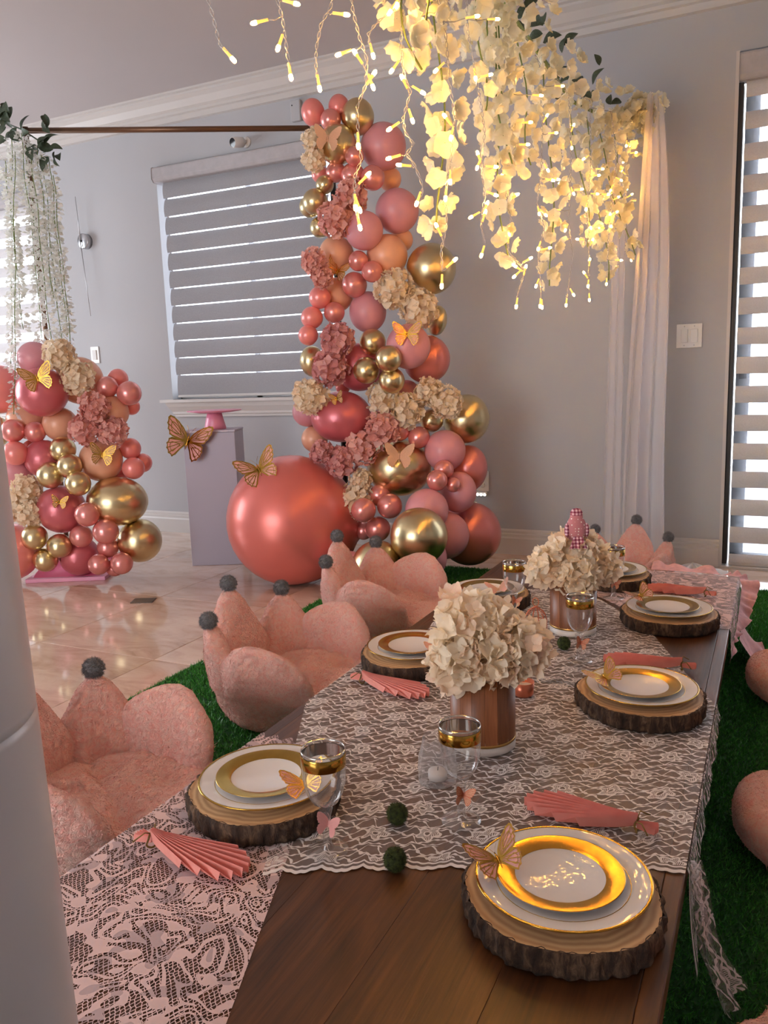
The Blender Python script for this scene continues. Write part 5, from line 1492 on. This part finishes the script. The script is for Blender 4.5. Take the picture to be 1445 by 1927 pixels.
# frosted candle glass
p = on_z(824, 1472, T_Z); p.z = T_Z + .0034
t = thing('candle_glass', 'frosted clear candle glass with a tealight beside a goblet', 'candle holder', tuple(p))
MB().lathe([(.0001, .0), (.036, .0), (.0385, .004), (.0395, .03), (.037, .055), (.031, .078), (.0285, .094)], 48).build('glass_cup', 'frosted_plastic', t)
MB().lathe([(.0001, .0065), (.019, .0065), (.019, .022), (.0001, .022)], 32).build('tealight', 'wax', t)
MB().tube([(0, 0, .022), (.001, 0, .03)], .0008, 5).build('wick', 'dark_plastic', t)
# copper candle cup behind the near vase
p = on_z(985, 1310, T_Z); p.z = T_Z + .0034
t = thing('copper_cup', 'small copper candle cup behind the near wooden vase', 'candle holder', tuple(p))
MB().lathe([(.0001, 0), (.022, 0), (.025, .006), (.027, .036), (.0258, .036), (.0238, .007), (.0001, .004)], 32).build('cup', 'cage_copper', t)
MB().lathe([(.0001, .024), (.0245, .024)], 24).build('wax', 'wax', t)

# moss balls
def fuzzy(b_v, b_f, n, length, width, seed, droop=0.0, jit=.5):
    V = np.array(b_v); rng = np.random.default_rng(seed)
    tri = []
    for f in b_f:
        for k in range(1, len(f) - 1): tri.append((f[0], f[k], f[k + 1]))
    T = np.array(tri); A = V[T[:, 0]]; B = V[T[:, 1]]; C_ = V[T[:, 2]]
    N = np.cross(B - A, C_ - A); ar = np.linalg.norm(N, axis=1); ok = ar > 1e-12
    T = T[ok]; A = A[ok]; B = B[ok]; C_ = C_[ok]; N = N[ok] / ar[ok][:, None]; ar = ar[ok]
    pick = rng.choice(len(T), n, p=ar / ar.sum()); u = rng.random(n); v = rng.random(n); fl = u + v > 1; u[fl] = 1 - u[fl]; v[fl] = 1 - v[fl]
    P = A[pick] + (B - A)[pick] * u[:, None] + (C_ - A)[pick] * v[:, None]; nn = N[pick]
    d = nn + rng.normal(0, jit, (n, 3)); d[:, 2] -= droop; d /= np.linalg.norm(d, axis=1)[:, None]
    L = length * rng.uniform(.6, 1.2, n)[:, None]
    s = np.cross(d, rng.normal(size=(n, 3))); s /= np.linalg.norm(s, axis=1)[:, None]
    tv = np.stack([P - s * width - nn * .001, P + s * width - nn * .001, P + d * L], 1).reshape(-1, 3)
    return tv, np.arange(n * 3).reshape(-1, 3)
def fuzzy_mesh(name, b, n, length, width, seed, mat, droop=0.0, jit=.5):
    tv, tf = fuzzy(b.v, b.f, n, length, width, seed, droop, jit)
    o = len(b.v); b.v += [tuple(p) for p in tv]; b.f += [tuple(int(i) + o for i in f) for f in tf]
    return b.mesh(name, mat)
mm = fuzzy_mesh('moss_ball', MB().ball((0, 0, .0195), .0185, 16), 1500, .004, .0006, 3, 'moss')
for (x, y, lab) in ((748, 1552, 'dark green moss ball on the lace before the candle glass'), (744, 1640, 'dark green moss ball at the scalloped lace edge'), (1061, 1224, 'dark green moss ball beside the far vase')):
    p = on_z(x, y, T_Z); p.z = T_Z + .0024
    tag(link('moss_ball', mm, None, Matrix.Translation(p)), lab, 'moss ball', 'moss balls on the table')

# copper birdcage
p = on_z(1008, 1208, T_Z); p.z = T_Z + .003
t = thing('birdcage', 'small copper wire birdcage between the two vases', 'birdcage', tuple(p))
prof = [(.034, .004), (.034, .05), (.0335, .065), (.030, .08), (.022, .094), (.010, .103), (.003, .107)]
for k in range(12):
    a = 2 * math.pi * k / 12; MB().tube([(r * math.cos(a), r * math.sin(a), z) for r, z in prof], .0011, 5).build('cage_bar', 'cage_copper', t)
for r, z in ((.034, .004), (.034, .035), (.034, .062)):
    MB().tube([(r * math.cos(a), r * math.sin(a), z) for a in [k * math.pi / 16 for k in range(33)]], .0014, 5, False).build('cage_hoop', 'cage_copper', t)
MB().lathe([(.0001, .004), (.035, .004), (.036, .002), (.036, 0), (.0001, 0)], 32).build('cage_floor', 'cage_copper', t)
MB().tube([(.009 * math.cos(a), 0, .121 + .013 * math.sin(a)) for a in [k * math.pi / 12 for k in range(25)]], .0014, 5, False).build('hanging_loop', 'cage_copper', t)
MB().lathe([(.0001, .103), (.006, .105), (.004, .109), (.0001, .11)], 12).build('finial', 'cage_copper', t)

# ------------------------------------------------------------------ crown-shaped plush floor cushions
def pn(p, s, seed=0.0): return mnoise.noise(Vector((p[0] * s + seed, p[1] * s - seed, p[2] * s)))
def cushion_panel(th0, half, Hh, R, T, kind, lean, seed):
    b = MB(); NU, NV = 26, 18
    def wfun(v):
        if kind == 'point': return (1 - v) ** .78 * 1.0 + .09
        return math.sqrt(max(0.02, 1 - v ** 2.4))
    def fn(u, v):
        # u runs right round the pillow section (front face then back face)
        a = u * 2 * math.pi; s = math.cos(a); q = math.sin(a)
        th = th0 + half * s * wfun(v)
        bulge = T * abs(q) ** .75 * (1 if q > 0 else -1) * (1 - max(0, v - .02) ** 5) ** .5 * (.75 + .4 * math.sin(math.pi * min(1, v * 1.05)))
        r = R + lean * v * Hh + bulge
        z = .020 + v * (Hh + .015) + (-.012 * s * s if kind == 'point' else 0)
        p = [-r * math.cos(th), -r * math.sin(th), z]
        n = .015 * pn(p, 9, seed) + .008 * pn(p, 24, seed)
        r += n; return (-r * math.cos(th), -r * math.sin(th), z + n * .4)
    b.grid(fn, NU * 2, NV, True)
    k = NU * 2; top = NV * k
    b.f.append(tuple(range(k - 1, -1, -1))); b.f.append(tuple(top + i for i in range(k)))
    return b
def cushion_seat(seed):
    b = MB(); NU, NV = 64, 26
    def fn(u, v):
        a = u * 2 * math.pi; w = v * math.pi
        r = .245 * abs(math.sin(w)) ** .55 * (1 + .02 * math.sin(a * 4 + 1)); zz = .078 + .072 * (1 if w < math.pi / 2 else -1) * abs(math.cos(w)) ** .7
        x, y = r * math.cos(a), r * math.sin(a)
        if w < math.pi / 2:            # tufted creases meeting at buttons
            cr = 0
            for bx, by in ((.10, .09), (.10, -.09), (-.07, .09), (-.07, -.09), (.02, 0)):
                cr += .038 * math.exp(-(((x - bx) ** 2 + (y - by) ** 2) / .0022))
            for k in range(6):
                ak = k * math.pi / 3 + .4; d = abs(x * math.sin(ak) - y * math.cos(ak))
                if x * math.cos(ak) + y * math.sin(ak) > .06: cr += .014 * math.exp(-(d / .016) ** 2)
            zz -= cr
        p = (x, y, zz); n = .008 * pn(p, 12, seed)
        return (x * (1 + n), y * (1 + n), max(.008, zz + n))
    b.grid(fn, NU, NV, True); return b
def make_cushion(hair, seed=1):
    parts = []
    specs = [('back_point', 0, .80, .345, 'point', .14), ('back_point', .84, .72, .285, 'point', .24), ('back_point', -.84, .72, .285, 'point', .24), ('arm_rest', 1.60, .78, .25, 'round', .20), ('arm_rest', -1.60, .78, .25, 'round', .20)]
    out = []
    for nm, th, half, Hh, kd, lean in specs:
        b = cushion_panel(th, half, Hh, .205, .046, kd, lean, seed + th)
        tipr = .205 + lean * Hh; tip = (-tipr * math.cos(th), -tipr * math.sin(th), .035 + Hh + .012)
        out.append((nm, fuzzy_mesh(nm, b, hair, .013, .0012, int(seed * 10 + th * 7 + 40), 'plush_pink', .35, .55), tip if kd == 'point' else None))
    sb = cushion_seat(seed)
    seat = fuzzy_mesh('seat', sb, hair * 2, .013, .0012, 99, 'plush_pink', .1, .6)
    pom = fuzzy_mesh('pompom', MB().ball((0, 0, 0), .025, 16, (1, 1, 1)), 1500, .009, .0009, 5, 'plush_grey')
    return out, seat, pom
CPROTO = make_cushion(9000)
CUSH = [(-1.35, 1.27, .10, 'pink plush crown cushion with grey pompoms beside the near left plate'), (-1.345, 2.10, .0, 'pink plush crown cushion with grey pompoms at the middle left plate'), (-1.385, 2.90, -.05, 'pink plush crown cushion with grey pompoms beside the tall balloon column'),
        (-.625, 3.66, -math.pi / 2 - .28, 'pink plush crown cushion at the far end of the table before the sheer drape'),
        (.20, 2.72, math.pi, 'pink plush crown cushion on the turf at the far right seat'), (.20, 1.83, math.pi, 'pink plush crown cushion on the turf at the middle right seat'), (.20, 1.03, math.pi, 'pink plush crown cushion on the turf at the near right seat')]
for x, y, rz, lab in CUSH:
    t = thing('crown_cushion', lab, 'cushion', (x, y, .004), rz, 'crown floor cushions')
    if y > 3.3: t.scale = (.88, .88, .88)
    link('seat', CPROTO[1], t)
    if abs(y - 1.83) < .01:
        MB().box((.155, .165, .014), (.158, .183, .04)).build('care_tag', 'wax', t, smooth=False)
    for nm, me, tip in CPROTO[0]:
        o = link(nm, me, t)
        if tip: link('pompom', CPROTO[2], o).location = tip

# ------------------------------------------------------------------ white lacquered column close to the camera
pe_ = at_g(59, 1311, .60); col_r = lambda z: .115 + .016 * (1.05 - z)
p = pe_ - RTH * (col_r(pe_.z) / .93); p.z = .0062
t = thing('lacquered_column', 'glossy white tapered column standing at the near end of the table', 'column', tuple(p))
col_edge = col_r
b = MB(); b.lathe([(.0001, 0), (col_edge(0), 0), (col_edge(0), .01), (col_edge(.03), .03), (col_edge(.775), .775), (col_edge(.78), .78), (col_edge(.79) - .0015, .7815), (col_edge(.79) - .0015, .7825), (col_edge(.79), .784), (col_edge(.79), .79), (col_edge(1.1), 1.1), (col_edge(1.12), 1.12), (.0001, 1.125)], 64)
b.build('shaft', 'column_white', t)
